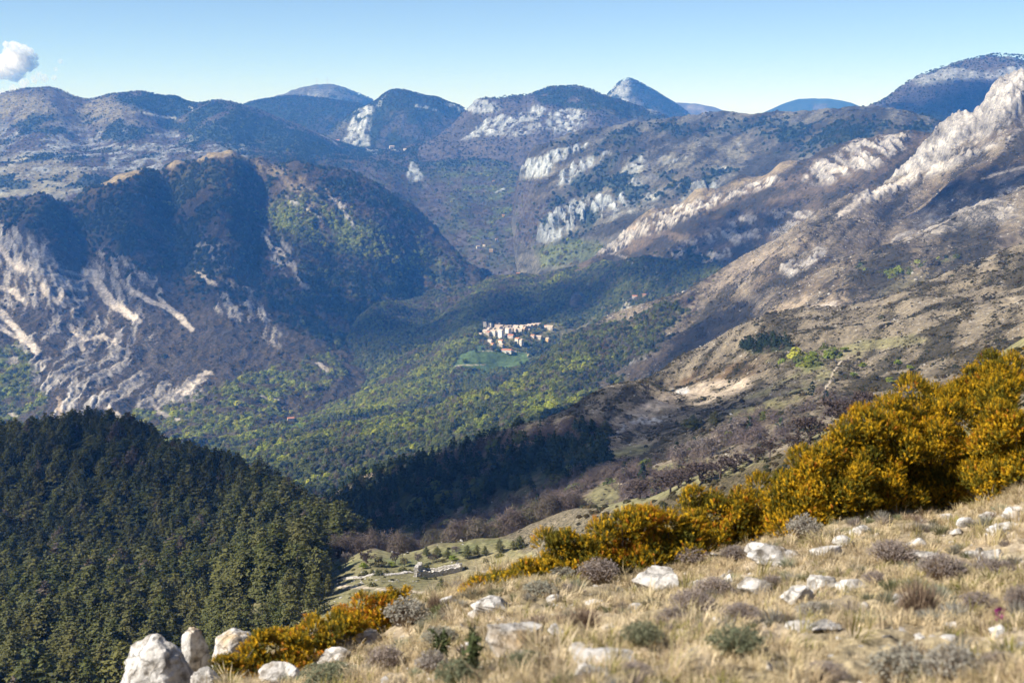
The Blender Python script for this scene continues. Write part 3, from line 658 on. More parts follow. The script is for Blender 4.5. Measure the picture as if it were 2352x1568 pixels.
c_gorge = cover(gorge_ridge, 'garrigue', [
    ('straw', 'p', [(1400, 510), (1500, 470), (1700, 400), (1850, 355), (1830, 380), (1650, 450), (1480, 520), (1400, 540)], 18, 0.75, {'patch': (90, -0.3, 0.3), 'streak': STRATA}),
    ('rock', 'p', [(1400, 545), (1500, 490), (1640, 450), (1780, 405), (1790, 420), (1650, 470), (1530, 525), (1460, 545), (1400, 580)], 12, 0.9, {'patch': (30, 0.0, 0.16), 'warp': 0.6}),
    ('rock', 'p', [(1368, 585), (1380, 550), (1430, 525), (1470, 530), (1440, 555), (1420, 580)], 8, 0.95, {'patch': (26, -0.3, 0.2), 'warp': 0.5}),
    ('scree', 's', [(1372, 572), (1395, 545)], 5, 0.95, {'warp': 0.3}), ('ochre', 's', [(1425, 530), (1455, 523)], 6, 0.7, {'warp': 0.3}),
    ('rock', 'p', [(1850, 380), (1960, 325), (2085, 302), (2090, 340), (1990, 390), (1900, 420), (1860, 420)], 16, 0.85, {'patch': (28, -0.12, 0.2), 'streak': (0.25, 4)}),
    ('rock', 'p', [(1560, 560), (1700, 500), (1840, 470), (1880, 500), (1760, 560), (1600, 620), (1480, 620)], 24, 0.7, {'patch': (30, 0.08, 0.18), 'streak': (0.25, 3)}),
    ('scree', 's', [(1900, 400), (1940, 385)], 5, 0.8), ('ever', 'p', [(1480, 590), (1640, 560), (1660, 610), (1520, 640), (1420, 620)], 18, 0.8, {'patch': (60, -0.1, 0.2)}),
    ('paved', 's', [(1405, 583), (1430, 590), (1455, 598), (1490, 615), (1512, 628)], 2.4, 0.9, {'warp': 0.1})], seed=250, crag=(36, 22), wl=140, streak=(2.0, 6, 0.4))

c_vill = cover(village_bench, 'dusk', [
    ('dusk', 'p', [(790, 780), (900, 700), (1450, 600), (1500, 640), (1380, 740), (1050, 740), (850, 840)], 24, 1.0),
    ('bare', 'p', [(860, 720), (1130, 640), (1290, 605), (1300, 640), (1100, 690), (900, 750)], 24, 0.7, {'patch': (90, -0.1, 0.3)}),
    ('green', 'p', [(1050, 650), (1400, 585), (1420, 600), (1250, 660), (1100, 680)], 18, 0.8, {'patch': (70, 0.0, 0.3)}),
    ('green', 'p', [(1085, 765), (1110, 790), (1040, 840), (950, 880), (700, 985), (560, 1060), (460, 1060), (640, 960), (850, 870), (1000, 800)], 16, 1.0, {'patch': (80, -0.5, 0.3)}),  # sunlit nose of the terrace, its light painted as brighter green
    ('green', 'p', [(1060, 790), (1040, 900), (900, 990), (700, 1060), (450, 1100), (420, 1040), (600, 960), (800, 860), (950, 800)], 30, 1.0, {'patch': (170, -0.08, 0.14), 'along': (-0.55, -0.83, 7)}),  # bright bands painted where sun strikes the spurs, dark cover left between
    ('bare', 'p', [(1060, 790), (1040, 900), (900, 990), (700, 1060), (450, 1100), (420, 1040), (600, 960), (800, 860), (950, 800)], 30, 0.7, {'patch': (110, 0.28, 0.15), 'along': (-0.55, -0.83, 6)}),
    ('green', 'p', [(100, 980), (400, 960), (700, 880), (720, 940), (500, 1040), (300, 1080), (0, 1020)], 26, 0.95, {'patch': (90, -0.25, 0.3)}),
    ('grass', 'p', [(1270, 760), (1400, 725), (1460, 700), (1480, 720), (1400, 770), (1300, 800)], 18, 0.9, {'patch': (50, -0.3, 0.3)}),
    ('rock', 'p', [(1370, 715), (1420, 690), (1460, 680), (1470, 700), (1420, 730)], 10, 0.7, {'patch': (30, 0.0, 0.2)}),
    ('field', 'p', [(1040, 842), (1060, 812), (1095, 802), (1150, 806), (1212, 808), (1216, 832), (1180, 845), (1110, 850)], 4, 1.0, {'warp': 0.2}),
    ('field', 'p', [(1092, 796), (1110, 790), (1118, 798), (1098, 804)], 3, 0.95, {'warp': 0.2}), ('field', 'p', [(1180, 796), (1210, 792), (1214, 800), (1190, 802)], 3, 0.9, {'warp': 0.2}),
    ('field', 'p', [(1020, 852), (1120, 850), (1180, 852), (1160, 862), (1060, 866)], 4, 0.7, {'warp': 0.4}),
    ('grass', 'p', [(1100, 782), (1106, 752), (1180, 744), (1275, 738), (1310, 748), (1260, 770), (1210, 800), (1150, 800)], 8, 0.8, {'warp': 0.4}),
    ('track', 's', [(1045, 840), (1080, 838), (1120, 838)], 1.2, 0.7, {'warp': 0.1}), ('track', 's', [(1208, 806), (1216, 818), (1220, 824)], 1.6, 0.9, {'warp': 0.1}), ('track', 's', [(1095, 808), (1130, 805), (1200, 807)], 1.0, 0.8, {'warp': 0.1}),
    ('field', 'p', [(660, 975), (690, 968), (700, 978), (670, 988)], 3, 0.95, {'warp': 0.3}), ('field', 'p', [(590, 1010), (625, 1000), (632, 1008), (600, 1022)], 3, 0.9, {'warp': 0.3}), ('field', 'p', [(700, 1000), (735, 992), (740, 1002), (710, 1010)], 3, 0.9, {'warp': 0.3}), ('track', 's', [(1000, 675), (1030, 678), (1045, 679)], 1.6, 0.8, {'warp': 0.1}),
    ('paved', 's', [(1440, 598), (1500, 620), (1515, 632), (1505, 645), (1520, 655)], 2.2, 0.9, {'warp': 0.1})], seed=260, wl=150)

c_flank = cover(flank, 'scrub', [
    ('dusk', 'p', [(400, 1140), (540, 990), (800, 930), (1130, 860), (1280, 780), (1400, 735), (1455, 750), (1440, 830), (1300, 930), (1150, 1010), (900, 1120), (700, 1190), (400, 1250)], 26, 1.0),  # flank woods coloured darker to stand for the shade on them
    ('green', 'p', [(1320, 800), (1450, 740), (1500, 740), (1400, 830), (1250, 940), (1180, 960), (1220, 890)], 22, 0.95, {'patch': (70, -0.2, 0.3)}),
    ('green', 'p', [(460, 1080), (700, 990), (1000, 925), (1250, 850), (1200, 930), (1000, 1010), (700, 1110), (480, 1140)], 24, 0.95, {'patch': (150, -0.05, 0.14), 'along': (-0.8, -0.6, 7)}),  # painted light and dark bands in place of lit and shaded spurs
    ('green', 's', [(1440, 870), (1300, 930), (1200, 980), (1110, 1010)], 14, 0.9, {'patch': (50, -0.3, 0.3)}),
    ('bare', 'p', [(1330, 790), (1500, 720), (1640, 640), (1600, 690), (1480, 780), (1360, 830)], 18, 0.75, {'patch': (60, -0.2, 0.3)}),
    ('mixed', 'p', [(1290, 810), (1400, 740), (1540, 690), (1600, 715), (1500, 800), (1390, 870), (1280, 910)], 24, 0.9, {'patch': (60, -0.25, 0.3), 'along': (-0.8, -0.6, 4)}),
    ('garrigue', 'p', [(1440, 860), (1500, 790), (1700, 720), (1850, 720), (1760, 800), (1560, 850), (1420, 910), (1280, 960)], 26, 0.9, {'patch': (70, -0.3, 0.35)}),
    ('ever', 'p', [(1260, 950), (1420, 890), (1560, 840), (1540, 870), (1400, 930), (1250, 990)], 14, 0.9, {'patch': (40, -0.2, 0.3)}),
    ('soil', 'p', [(1430, 740), (1600, 650), (1850, 540), (1880, 560), (1640, 680), (1480, 745)], 22, 0.4, {'patch': (50, -0.1, 0.3), 'streak': STRATA}),
    ('garrigue', 'p', [(1800, 560), (2000, 600), (2060, 640), (1800, 690), (1640, 700), (1700, 640)], 26, 0.75, {'patch': (60, -0.1, 0.3)}),
    ('rock', 'p', [(1780, 620), (1880, 560), (1900, 570), (1820, 640)], 10, 0.8, {'patch': (18, -0.1, 0.2)}),
    ('ochre', 'p', [(1760, 700), (1950, 650), (2050, 680), (1960, 760), (1800, 780), (1700, 770)], 26, 0.5, {'patch': (50, 0.0, 0.3)}),
    ('green', 'p', [(1950, 615), (2150, 590), (2200, 600), (2050, 640)], 10, 0.6, {'patch': (30, 0.05, 0.25)}),
    ('garrigue', 'p', [(1900, 560), (2352, 500), (2400, 620), (2100, 660)], 30, 0.55, {'patch': (60, 0.0, 0.3)}),
    ('grass', 'p', [(2000, 650), (2400, 600), (2400, 780), (2000, 760)], 40, 0.6, {'patch': (60, -0.1, 0.3)}),
    ('scree', 's', [(1820, 730), (1870, 715), (1925, 695)], 9, 0.85, {'patch': (16, -0.2, 0.3)}),
    ('rock', 's', [(2200, 630), (2235, 620)], 7, 0.8), ('rock', 's', [(1440, 840), (1475, 815)], 6, 0.7, {'patch': (10, 0, 0.2)}),
    # the cliff and its talus
    ('rock', 'p', [(2400, 120), (2352, 150), (2200, 235), (2110, 310), (2080, 365), (2120, 380), (2230, 310), (2352, 255), (2420, 240)], 10, 0.97, {'warp': 0.4}),
    ('rock', 'p', [(2400, 270), (2352, 290), (2200, 380), (2100, 430), (1900, 500), (1860, 505), (1960, 470), (2080, 370), (2230, 310), (2352, 260)], 18, 0.9, {'patch': (24, -0.35, 0.25), 'streak': STRATA}),
    ('garrigue', 'p', [(2420, 240), (2352, 265), (2230, 335), (2150, 375), (2240, 345), (2352, 290)], 8, 0.85, {'patch': (24, -0.3, 0.3)}),
    ('garrigue', 'p', [(2400, 360), (2200, 440), (2140, 450), (2120, 430), (2200, 400), (2400, 310)], 16, 0.85, {'patch': (60, -0.4, 0.3)}),
    ('garrigue', 'p', [(2400, 400), (2200, 470), (2060, 500), (1950, 520), (2100, 480), (2130, 440), (2150, 470), (2400, 380)], 12, 0.9, {'patch': (40, -0.4, 0.3)}),
    ('scree', 's', [(1905, 498), (1980, 465), (2050, 430), (2110, 395)], 7, 0.9, {'patch': (16, -0.35, 0.2)}), ('scree', 's', [(2260, 410), (2352, 380)], 5, 0.7),
    ('scree', 's', [(2150, 390), (2210, 350)], 4, 0.9, {'warp': 0.3}), ('track', 's', [(2140, 725), (2150, 712), (2165, 700), (2160, 690), (2130, 680)], 2.2, 0.8, {'warp': 0.1}),
    ('rock', 'p', [(2000, 530), (2352, 400), (2400, 480), (2200, 530), (2050, 560)], 24, 0.5, {'patch': (22, 0.1, 0.2), 'streak': STRATA})], seed=270, crag=(30, 20), cragdir=(0.35, 3.5), wl=110, streak=(2.0, 6, 0.55))

c_bowl = cover(bowl, 'scrub', [
    ('ever', 'p', [(560, 1290), (720, 1165), (860, 1085), (1050, 1040), (1250, 975), (1330, 975), (1400, 1010), (1400, 1070), (1250, 1130), (1050, 1190), (850, 1270), (700, 1320)], 16, 1.0, {'patch': (70, -0.5, 0.3)}),
    ('bare', 'p', [(1000, 1060), (1250, 975), (1330, 965), (1400, 980), (1380, 1020), (1250, 1020), (1050, 1075)], 14, 0.95, {'patch': (40, -0.25, 0.3)}),
    ('bare', 'p', [(860, 1270), (1050, 1190), (1250, 1130), (1420, 1080), (1560, 1090), (1620, 1120), (1300, 1240), (900, 1300)], 20, 1.0, {'patch': (50, -0.6, 0.3)}),
    ('garrigue', 'p', [(1480, 900), (1620, 830), (1800, 800), (1760, 850), (1600, 890), (1480, 930), (1380, 970)], 18, 0.7, {'patch': (40, -0.2, 0.3)}),
    ('heath', 'p', [(1560, 850), (1720, 830), (1760, 850), (1680, 880), (1560, 890)], 16, 0.9, {'patch': (26, -0.1, 0.25)}),
    ('soil', 'p', [(1380, 975), (1450, 940), (1560, 895), (1700, 870), (1740, 885), (1640, 920), (1520, 950), (1430, 995), (1390, 1000)], 14, 0.85, {'patch': (26, -0.25, 0.3)}),
    ('rock', 's', [(1480, 970), (1525, 965)], 7, 0.9, {'patch': (8, -0.2, 0.2)}), ('rock', 's', [(1415, 985), (1470, 965)], 6, 0.9, {'patch': (8, -0.2, 0.2)}), ('rock', 's', [(1560, 900), (1580, 895)], 8, 0.9, {'warp': 0.4}),
    ('grass', 'p', [(1660, 960), (1720, 910), (1860, 830), (1980, 780), (2040, 780), (1930, 860), (1800, 940), (1720, 980)], 18, 0.9, {'patch': (40, -0.2, 0.3)}),
    ('grass', 'p', [(1900, 800), (2100, 765), (2140, 780), (2000, 810)], 8, 0.8), ('grass', 'p', [(1390, 1040), (1440, 1025), (1500, 1025), (1480, 1042), (1420, 1050)], 7, 1.0), ('grass', 'p', [(1490, 1075), (1580, 1055), (1640, 1050), (1640, 1065), (1540, 1082)], 6, 0.95),
    ('grass', 'p', [(1320, 1150), (1380, 1110), (1430, 1110), (1420, 1150), (1360, 1170)], 7, 0.9), ('bare', 'p', [(1500, 1070), (1700, 960), (1900, 900), (1950, 930), (1800, 1010), (1600, 1080)], 22, 0.6, {'patch': (30, 0.0, 0.25)}),
    ('ever', 'p', [(1700, 800), (1760, 780), (1830, 790), (1820, 805), (1730, 815)], 6, 0.9, {'warp': 0.4}), ('green', 'p', [(1760, 830), (1900, 800), (1950, 815), (1850, 850)], 12, 0.55, {'patch': (20, 0.1, 0.2)}),
    ('track', 's', [(1932, 830), (1915, 850), (1905, 880), (1890, 900)], 2.2, 0.85, {'warp': 0.1}), ('track', 's', [(1410, 1095), (1420, 1108), (1440, 1118)], 2.0, 0.8, {'warp': 0.1}),
    ('garrigue', 'p', [(1900, 900), (2352, 720), (2500, 680), (2500, 900), (1950, 1000)], 20, 0.6, {'patch': (30, -0.1, 0.3)}),
    ('garrigue', 'p', [(1600, 1120), (1750, 1060), (1880, 990), (1950, 960), (1950, 1100), (1600, 1200)], 20, 0.85)], seed=280, crag=(8, 2), wl=50, streak=(2.0, 4, 0.4))

c_hill = cover(pine_hill, 'ever', [('garrigue', 'p', [(400, 1420), (700, 1380), (700, 1568), (200, 1568)], 40, 0.3)], seed=290, wl=40)
c_bench = cover(bench, 'grass', [
    ('bare', 'p', [(640, 1240), (740, 1262), (900, 1258), (1080, 1238), (1220, 1200), (1330, 1160), (1240, 1150), (900, 1200), (640, 1200)], 10, 1.0),
    ('field', 'p', [(740, 1290), (860, 1285), (960, 1275), (1100, 1250), (1200, 1235), (1130, 1262), (960, 1298), (800, 1305)], 10, 0.35, {'patch': (12, -0.1, 0.4)}),
    ('straw', 'p', [(960, 1350), (1080, 1290), (1230, 1250), (1260, 1300), (1100, 1350), (1000, 1370)], 16, 0.5, {'patch': (16, -0.2, 0.4)}),
    ('straw', 'p', [(1090, 1235), (1220, 1188), (1330, 1160), (1330, 1190), (1200, 1225)], 8, 0.8),
    ('scrub', 'p', [(1130, 1215), (1340, 1130), (1420, 1180), (1260, 1275), (1180, 1262)], 12, 0.85),
    ('track', 's', [(770, 1344), (820, 1348), (890, 1352), (950, 1358), (1000, 1366), (1050, 1372), (1085, 1390)], 4.0, 0.95, {'warp': 0.15}),
    ('track', 's', [(1000, 1366), (960, 1400)], 3, 0.6),
    ('garrigue', 'p', [(1400, 1190), (1700, 1080), (2000, 960), (2100, 900), (2100, 1000), (1700, 1150), (1400, 1250)], 14, 0.85),
    ('scrub', 'p', [(2000, 960), (2400, 780), (2500, 740), (2500, 900), (2000, 1050)], 14, 0.9)], seed=300, wl=22)
c_near = cover(near, 'straw', [('soil', 'p', [(200, 1600), (2400, 1050), (2600, 1700), (0, 1900)], 30, 0.6, {'patch': (0.7, 0.0, 0.3)})], seed=310, wl=0.8)

build_list = [
    (near, c_near, 0.05, 0.015, "meadow_slope"), (pine_hill, c_hill, 6, 0.6, "forested_hill"), (bench, c_bench, 1.6, 0.25, "meadow_bench"), (bowl, c_bowl, 4.0, 0.9, "rocky_hill"), (flank, c_flank, 9, 3.0, "mountain_flank"),
    (village_bench, c_vill, 10, 2.0, "village_terrace"), (left_mountain, c_left, 14, 5.0, "limestone_mountain"), (plateau, c_plateau, 30, 6.0, "far_plateau"), (mast_peak, c_mast, 50, 12, "mast_mountain"), (wood_hill, c_wood, 30, 9, "wooded_hill"),
    (ridge_peak, c_ridge, 28, 9, "cliff_peak"), (massif, c_massif, 24, 8, "cliff_massif"), (right_massif, c_rmass, 26, 8, "far_massif"), (cone, c_cone, 35, 10, "dome_peak"), (blue_ridge, c_blue, 60, 10, "distant_ridge"), (blue_peak, c_bluep, 60, 10, "distant_peak"),
    (blue_knoll, c_knoll, 40, 8, "distant_knoll"), (long_ridge, c_long, 17, 6, "long_ridge"), (gorge_ridge, c_gorge, 13, 5, "gorge_ridge")]
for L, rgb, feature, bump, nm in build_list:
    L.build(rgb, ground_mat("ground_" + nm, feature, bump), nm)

# the ground under everything, as far as the haze reaches
def base_ground():
    n = 60
    xs = np.linspace(-11500, 11500, n); ys = np.linspace(-1500, 21800, n)
    X, Y = np.meshgrid(xs, ys)
    Z = -905 + 25 * fbm(X / 2500, Y / 2500, 3, 5)
    idx = np.arange(n * n).reshape(n, n)
    f = np.stack([idx[:-1, :-1], idx[:-1, 1:], idx[1:, 1:], idx[1:, :-1]], -1).reshape(-1, 4)
    tag(obj("ground", mesh_np("ground", np.stack([X, Y, Z], -1).reshape(-1, 3), f, simple_mat("valley_ground", (0.06, 0.07, 0.04), scale=0.01), True)), kind="structure")
base_ground()
# ------------------------------------------------------------------ scatter tools
def quad_cloud(C, N, size, rng, aspect=0.6, jitter=0.5, tri=False):
    """one small leaf-like quad at each centre C, facing roughly N"""
    n = len(C)
    N = N + rng.normal(0, jitter, (n, 3)); N /= np.linalg.norm(N, axis=1, keepdims=True) + 1e-9
    r = rng.normal(size=(n, 3)); t = np.cross(N, r); t /= np.linalg.norm(t, axis=1, keepdims=True) + 1e-9
    b = np.cross(N, t)
    s = (size * rng.uniform(0.6, 1.4, (n, 1))) if np.isscalar(size) else size[:, None]
    if tri:
        V = np.stack([C - t * s, C + t * s * 0.2 + b * s * aspect, C + t * s], 1)
        return V.reshape(-1, 3), np.arange(3 * n).reshape(n, 3)
    V = np.stack([C - t * s, C - b * s * aspect, C + t * s, C + b * s * aspect], 1)
    return V.reshape(-1, 3), np.arange(4 * n).reshape(n, 4)

def tube(path, radii, sides=6):
    path = np.asarray(path, float); V = []; F = []
    for i, p in enumerate(path):
        d = path[min(i + 1, len(path) - 1)] - path[max(i - 1, 0)]
        d = d / (np.linalg.norm(d) + 1e-9)
        ref = np.array([1.0, 0, 0]) if abs(d[0]) < 0.8 else np.array([0, 1.0, 0])
        a = np.cross(d, ref); a /= np.linalg.norm(a); b = np.cross(d, a)
        for k in range(sides):
            th = 2 * math.pi * k / sides
            V.append(p + radii[i] * (math.cos(th) * a + math.sin(th) * b))
    for i in range(len(path) - 1):
        for k in range(sides):
            F.append([i * sides + k, i * sides + (k + 1) % sides, (i + 1) * sides + (k + 1) % sides, (i + 1) * sides + k])
    return np.array(V), np.array(F)

def join(parts):
    V = []; F = []; n = 0
    for v, f in parts:
        V.append(v); F += [[int(i) + n for i in q] for q in f]; n += len(v)
    return np.concatenate(V), F

def pine_parts(rng, levels=11, per=6, quads=15, size=0.045, lean=0.02, spread=0.33):
    """crown of tiered needle pads and a tapering trunk with limbs, one unit tall"""
    C = []; N = []
    limbs = []
    top = np.array([rng.normal(0, lean), rng.normal(0, lean), 1.0])
    limbs.append(tube([(0, 0, -0.03), top * 0.5 + [0, 0, 0], top * 0.97], [0.022, 0.014, 0.004], 6))
    for k in range(levels):
        q = k / (levels - 1)
        z = 0.22 + 0.76 * q
        rad = spread * (1 - q) ** 0.75 * (0.55 + 0.45 * min(1, q * 4 + 0.3)) + 0.035
        th0 = rng.uniform(0, 6.28)
        nb = max(3, int(per * (1 - 0.45 * q)))
        for j in range(nb):
            th = th0 + 6.283 * j / nb + rng.normal(0, 0.3)
            rr = rad * rng.uniform(0.65, 1.15)
            dz = rng.uniform(-0.03, 0.05)
            base = top * z; tip = base + np.array([math.cos(th) * rr, math.sin(th) * rr, dz])
            if k < levels - 2 and j % 2 == 0:
                limbs.append(tube([base, tip * 0.8 + base * 0.2], [0.006, 0.002], 3))
            m = max(4, int(quads * (rr / spread + 0.25)))
            f = rng.beta(2.2, 1.2, m)[:, None]
            c = base + (tip - base) * f + rng.normal(0, 1, (m, 3)) * np.array([0.028, 0.028, 0.014]) * (0.5 + rr / spread)
            C.append(c); N.append(np.tile([math.cos(th) * 0.5, math.sin(th) * 0.5, 0.85], (m, 1)))
    C = np.concatenate(C); N = np.concatenate(N)
    return quad_cloud(C, N, size, rng, 0.55, 0.45), join(limbs)

def leafy_parts(rng, lobes=9, quads=340, size=0.055, wide=0.42, tall=0.85, z0=0.2):
    """broad crown of leaf clumps on several lobes, with a forked trunk; one unit tall"""
    C = []; N = []
    cs = []
    for k in range(lobes):
        th = rng.uniform(0, 6.28); r = wide * 0.62 * math.sqrt(rng.uniform(0, 1))
        c = np.array([math.cos(th) * r, math.sin(th) * r, z0 + (tall - z0) * rng.uniform(0.15, 0.95) * (1 - 0.35 * r / wide)])
        cs.append((c, wide * rng.uniform(0.32, 0.55)))
    for c, rad in cs:
        m = quads // lobes
        d = rng.normal(size=(m, 3)); d /= np.linalg.norm(d, axis=1, keepdims=True)
        d[:, 2] = np.abs(d[:, 2]) * 0.9 - 0.25
        C.append(c + d * rad * rng.uniform(0.7, 1.08, (m, 1))); N.append(d)
    limbs = [tube([(0, 0, -0.04), (0.01, 0, z0 + 0.15), (0, 0.01, z0 + 0.4)], [0.03, 0.02, 0.008], 6)]
    for c, rad in cs[:5]:
        limbs.append(tube([(0.005, 0, z0 + 0.08), c * 0.6 + np.array([0, 0, 0.05]), c], [0.012, 0.007, 0.002], 4))
    return quad_cloud(np.concatenate(C), np.concatenate(N), size, rng, 0.7, 0.45), join(limbs)

def branch_parts(rng, depth=4, spread=0.75, twigs=True, sides=4, first=8):
    """leafless tree: trunk dividing again and again; returns (wood, twigs); one unit tall"""
    wood = []; tw = []
    def grow(p, d, ln, r, lev):
        mid = p + d * ln * 0.5 + rng.normal(0, 0.035, 3) * ln
        end = p + d * ln
        wood.append(tube([p, mid, end], [r, r * 0.8, r * 0.6], sides if lev < 2 else 3))
        if lev >= depth:
            for _ in range(14):
                e = d + rng.normal(0, 0.6, 3); e /= np.linalg.norm(e)
                tw.append((p + d * ln * rng.uniform(0.2, 1), e, ln * rng.uniform(0.5, 1.0)))
            return
        for k in range(first if lev == 0 else 3):
            e = d * rng.uniform(0.5, 0.85) + rng.normal(0, spread * 0.62, 3) + np.array([0, 0, 0.16]); e /= np.linalg.norm(e)
            grow(p + d * ln * rng.uniform(0.7, 1.0), e, ln * rng.uniform(0.6, 0.82), r * 0.58, lev + 1)
    grow(np.zeros(3), np.array([0.03, 0.0, 1.0]), 0.15, 0.0135, 0)
    V, F = join(wood)
    TV = []; TF = []
    for i, (p, e, l) in enumerate(tw):
        s = np.cross(e, rng.normal(size=3)); s /= np.linalg.norm(s) + 1e-9
        TV += [p - s * 0.0045, p + s * 0.0045, p + e * l * 0.9]; TF.append([3 * i, 3 * i + 1, 3 * i + 2])
    TV = np.array(TV)
    top = max(V[:, 2].max(), TV[:, 2].max())
    return (V / top, F), (TV / top, TF)

def clump_parts(rng, n=150, size=0.1, wide=0.5, tall=0.85, tri=False, thin=0.7):
    """far crown: a lumpy dome of leaf clumps one unit tall"""
    d = rng.normal(size=(n, 3)); d /= np.linalg.norm(d, axis=1, keepdims=True)
    d[:, 2] = np.abs(d[:, 2])
    bump = 1 + 0.28 * fbm(d[:, 0] * 2 + rng.uniform(0, 50), d[:, 1] * 2 + d[:, 2], 2, 3)
    C = d * bump[:, None] * np.array([wide, wide, tall]) * rng.uniform(0.75, 1.02, (n, 1)) + np.array([0, 0, 0.02])
    return quad_cloud(C, d * np.array([1, 1, 0.8]) + np.array([0, 0, 0.3]), size, rng, thin, 0.35, tri)

def scatter_group():
    g = bpy.data.node_groups.new("scatter", 'GeometryNodeTree')
    g.interface.new_socket("Geometry", in_out='INPUT', socket_type='NodeSocketGeometry')
    g.interface.new_socket("Instance", in_out='INPUT', socket_type='NodeSocketObject')
    g.interface.new_socket("Geometry", in_out='OUTPUT', socket_type='NodeSocketGeometry')
    gi = g.nodes.new("NodeGroupInput"); go = g.nodes.new("NodeGroupOutput")
    oi = g.nodes.new("GeometryNodeObjectInfo"); oi.inputs["As Instance"].default_value = True
    ip = g.nodes.new("GeometryNodeInstanceOnPoints")
    def attr(nm, t):
        a = g.nodes.new("GeometryNodeInputNamedAttribute"); a.data_type = t; a.inputs["Name"].default_value = nm
        return a.outputs["Attribute"]
    g.links.new(gi.outputs[0], ip.inputs["Points"]); g.links.new(gi.outputs[1], oi.inputs["Object"])
    g.links.new(oi.outputs["Geometry"], ip.inputs["Instance"])
    rot = attr("rot", 'FLOAT_VECTOR')
    er = g.nodes.new("FunctionNodeEulerToRotation")
    g.links.new(rot, er.inputs[0]); g.links.new(er.outputs[0], ip.inputs["Rotation"])
    g.links.new(attr("scl", 'FLOAT_VECTOR'), ip.inputs["Scale"])
    g.links.new(ip.outputs[0], go.inputs[0])
    return g
SCATTER = scatter_group()

def proto(name, parts_mats):
    """a plant kept off the scene, used only as the shape that a stand of plants repeats"""
    V = []; F = []; mi = []; n = 0; mats = []
    for (v, f), m in parts_mats:
        V.append(v); F += [[int(i) + n for i in q] for q in f]; mi += [len(mats)] * len(f); n += len(v); mats.append(m)
    me = mesh_np(name, np.concatenate(V), F)
    for m in mats: me.materials.append(m)
    me.polygons.foreach_set("material_index", np.array(mi, np.int32))
    return bpy.data.objects.new(name, me)

def stand(name, P, rot, scl, tint, pr, label=None, parent=None):
    P = np.asarray(P, np.float32); n = len(P)
    if n == 0: return None
    me = bpy.data.meshes.new(name)
    me.vertices.add(n); me.vertices.foreach_set("co", P.ravel())
    for nm, arr in (("rot", rot), ("scl", scl)):
        a = me.attributes.new(nm, 'FLOAT_VECTOR', 'POINT'); a.data.foreach_set("vector", np.asarray(arr, np.float32).ravel())
    a = me.attributes.new("tint", 'FLOAT_COLOR', 'POINT')
    c = np.ones((n, 4), np.float32); c[:, :3] = np.clip(tint, 0.001, 1); a.data.foreach_set("color", c.ravel())
    o = obj(name, me, parent)
    md = o.modifiers.new("scatter", 'NODES'); md.node_group = SCATTER; md["Socket_1"] = pr
    o["kind"] = "stuff"
    if label: o["label"] = label
    return o

# coarse depth buffer of the landforms: what the place itself hides gets no trees
ZB = 8
ZBUF = np.full((1568 // ZB + 40, 2352 // ZB + 80), 1e9)
for L in TERRAIN:
    ui = np.clip((L.U / ZB + 30).astype(int), 0, ZBUF.shape[1] - 1); vi = np.clip((L.V / ZB + 10).astype(int), 0, ZBUF.shape[0] - 1)
    np.minimum.at(ZBUF, (vi.ravel(), ui.ravel()), L.Y.ravel())
for i in range(1, ZBUF.shape[0]):          # sheets are seen from above: what is near stays near further down
    pass
def in_view(P, lift=0.0, tol=1.06):
    u, v = project(P[:, 0] / P[:, 1], (P[:, 2] + lift) / P[:, 1])
    ui = np.clip((u / ZB + 30).astype(int), 0, ZBUF.shape[1] - 1); vi = np.clip((v / ZB + 10).astype(int), 0, ZBUF.shape[0] - 1)
    return (P[:, 1] < ZBUF[vi, ui] * tol + 3) & (u > -60) & (u < 2412) & (v < 1640)

def seed_points(L, dens, spacing, rng, lift=6.0, jit=0.6):
    """random points on a landform; dens (0..1) per grid vertex, spacing in metres"""
    A = np.abs(np.gradient(L.X, axis=1) * np.gradient(L.Y, axis=0)) * np.sqrt(1 + np.minimum(L.slope, 2.0) ** 2)
    lam = (dens * A / (spacing * spacing)) * L.vis
    cnt = rng.poisson(np.clip(lam, 0, 30))
    r, c = np.nonzero(cnt)
    k = cnt[r, c]; r = np.repeat(r, k); c = np.repeat(c, k)
    da = (L.a[1] - L.a[0])
    dl = np.gradient(np.log(L.d))
    a = L.a[c] + (rng.uniform(-0.5, 0.5, len(c))) * da
    d = np.exp(np.log(L.d[r]) + rng.uniform(-0.5, 0.5, len(r)) * dl[r])
    x = a * d
    z = L.z(x, d)
    P = np.stack([x, d, z], 1)
    return P[in_view(P, lift)]

def tints(n, rng, *pal):
    """mix of palette colours with brightness variation"""
    pal = np.array(pal); k = rng.integers(0, len(pal), n); j = rng.integers(0, len(pal), n)
    q = rng.uniform(0, 1, (n, 1))
    return (pal[k] * q + pal[j] * (1 - q)) * rng.uniform(0.7, 1.35, (n, 1))

def upright(n, rng, tilt=0.06):
    return np.stack([rng.normal(0, tilt, n), rng.normal(0, tilt, n), rng.uniform(0, 6.28, n)], 1)

def sizes(n, rng, lo, hi, wide=(0.85, 1.2)):
    h = rng.uniform(lo, hi, n); w = h * rng.uniform(*wide, n)
    return np.stack([w, w, h], 1)

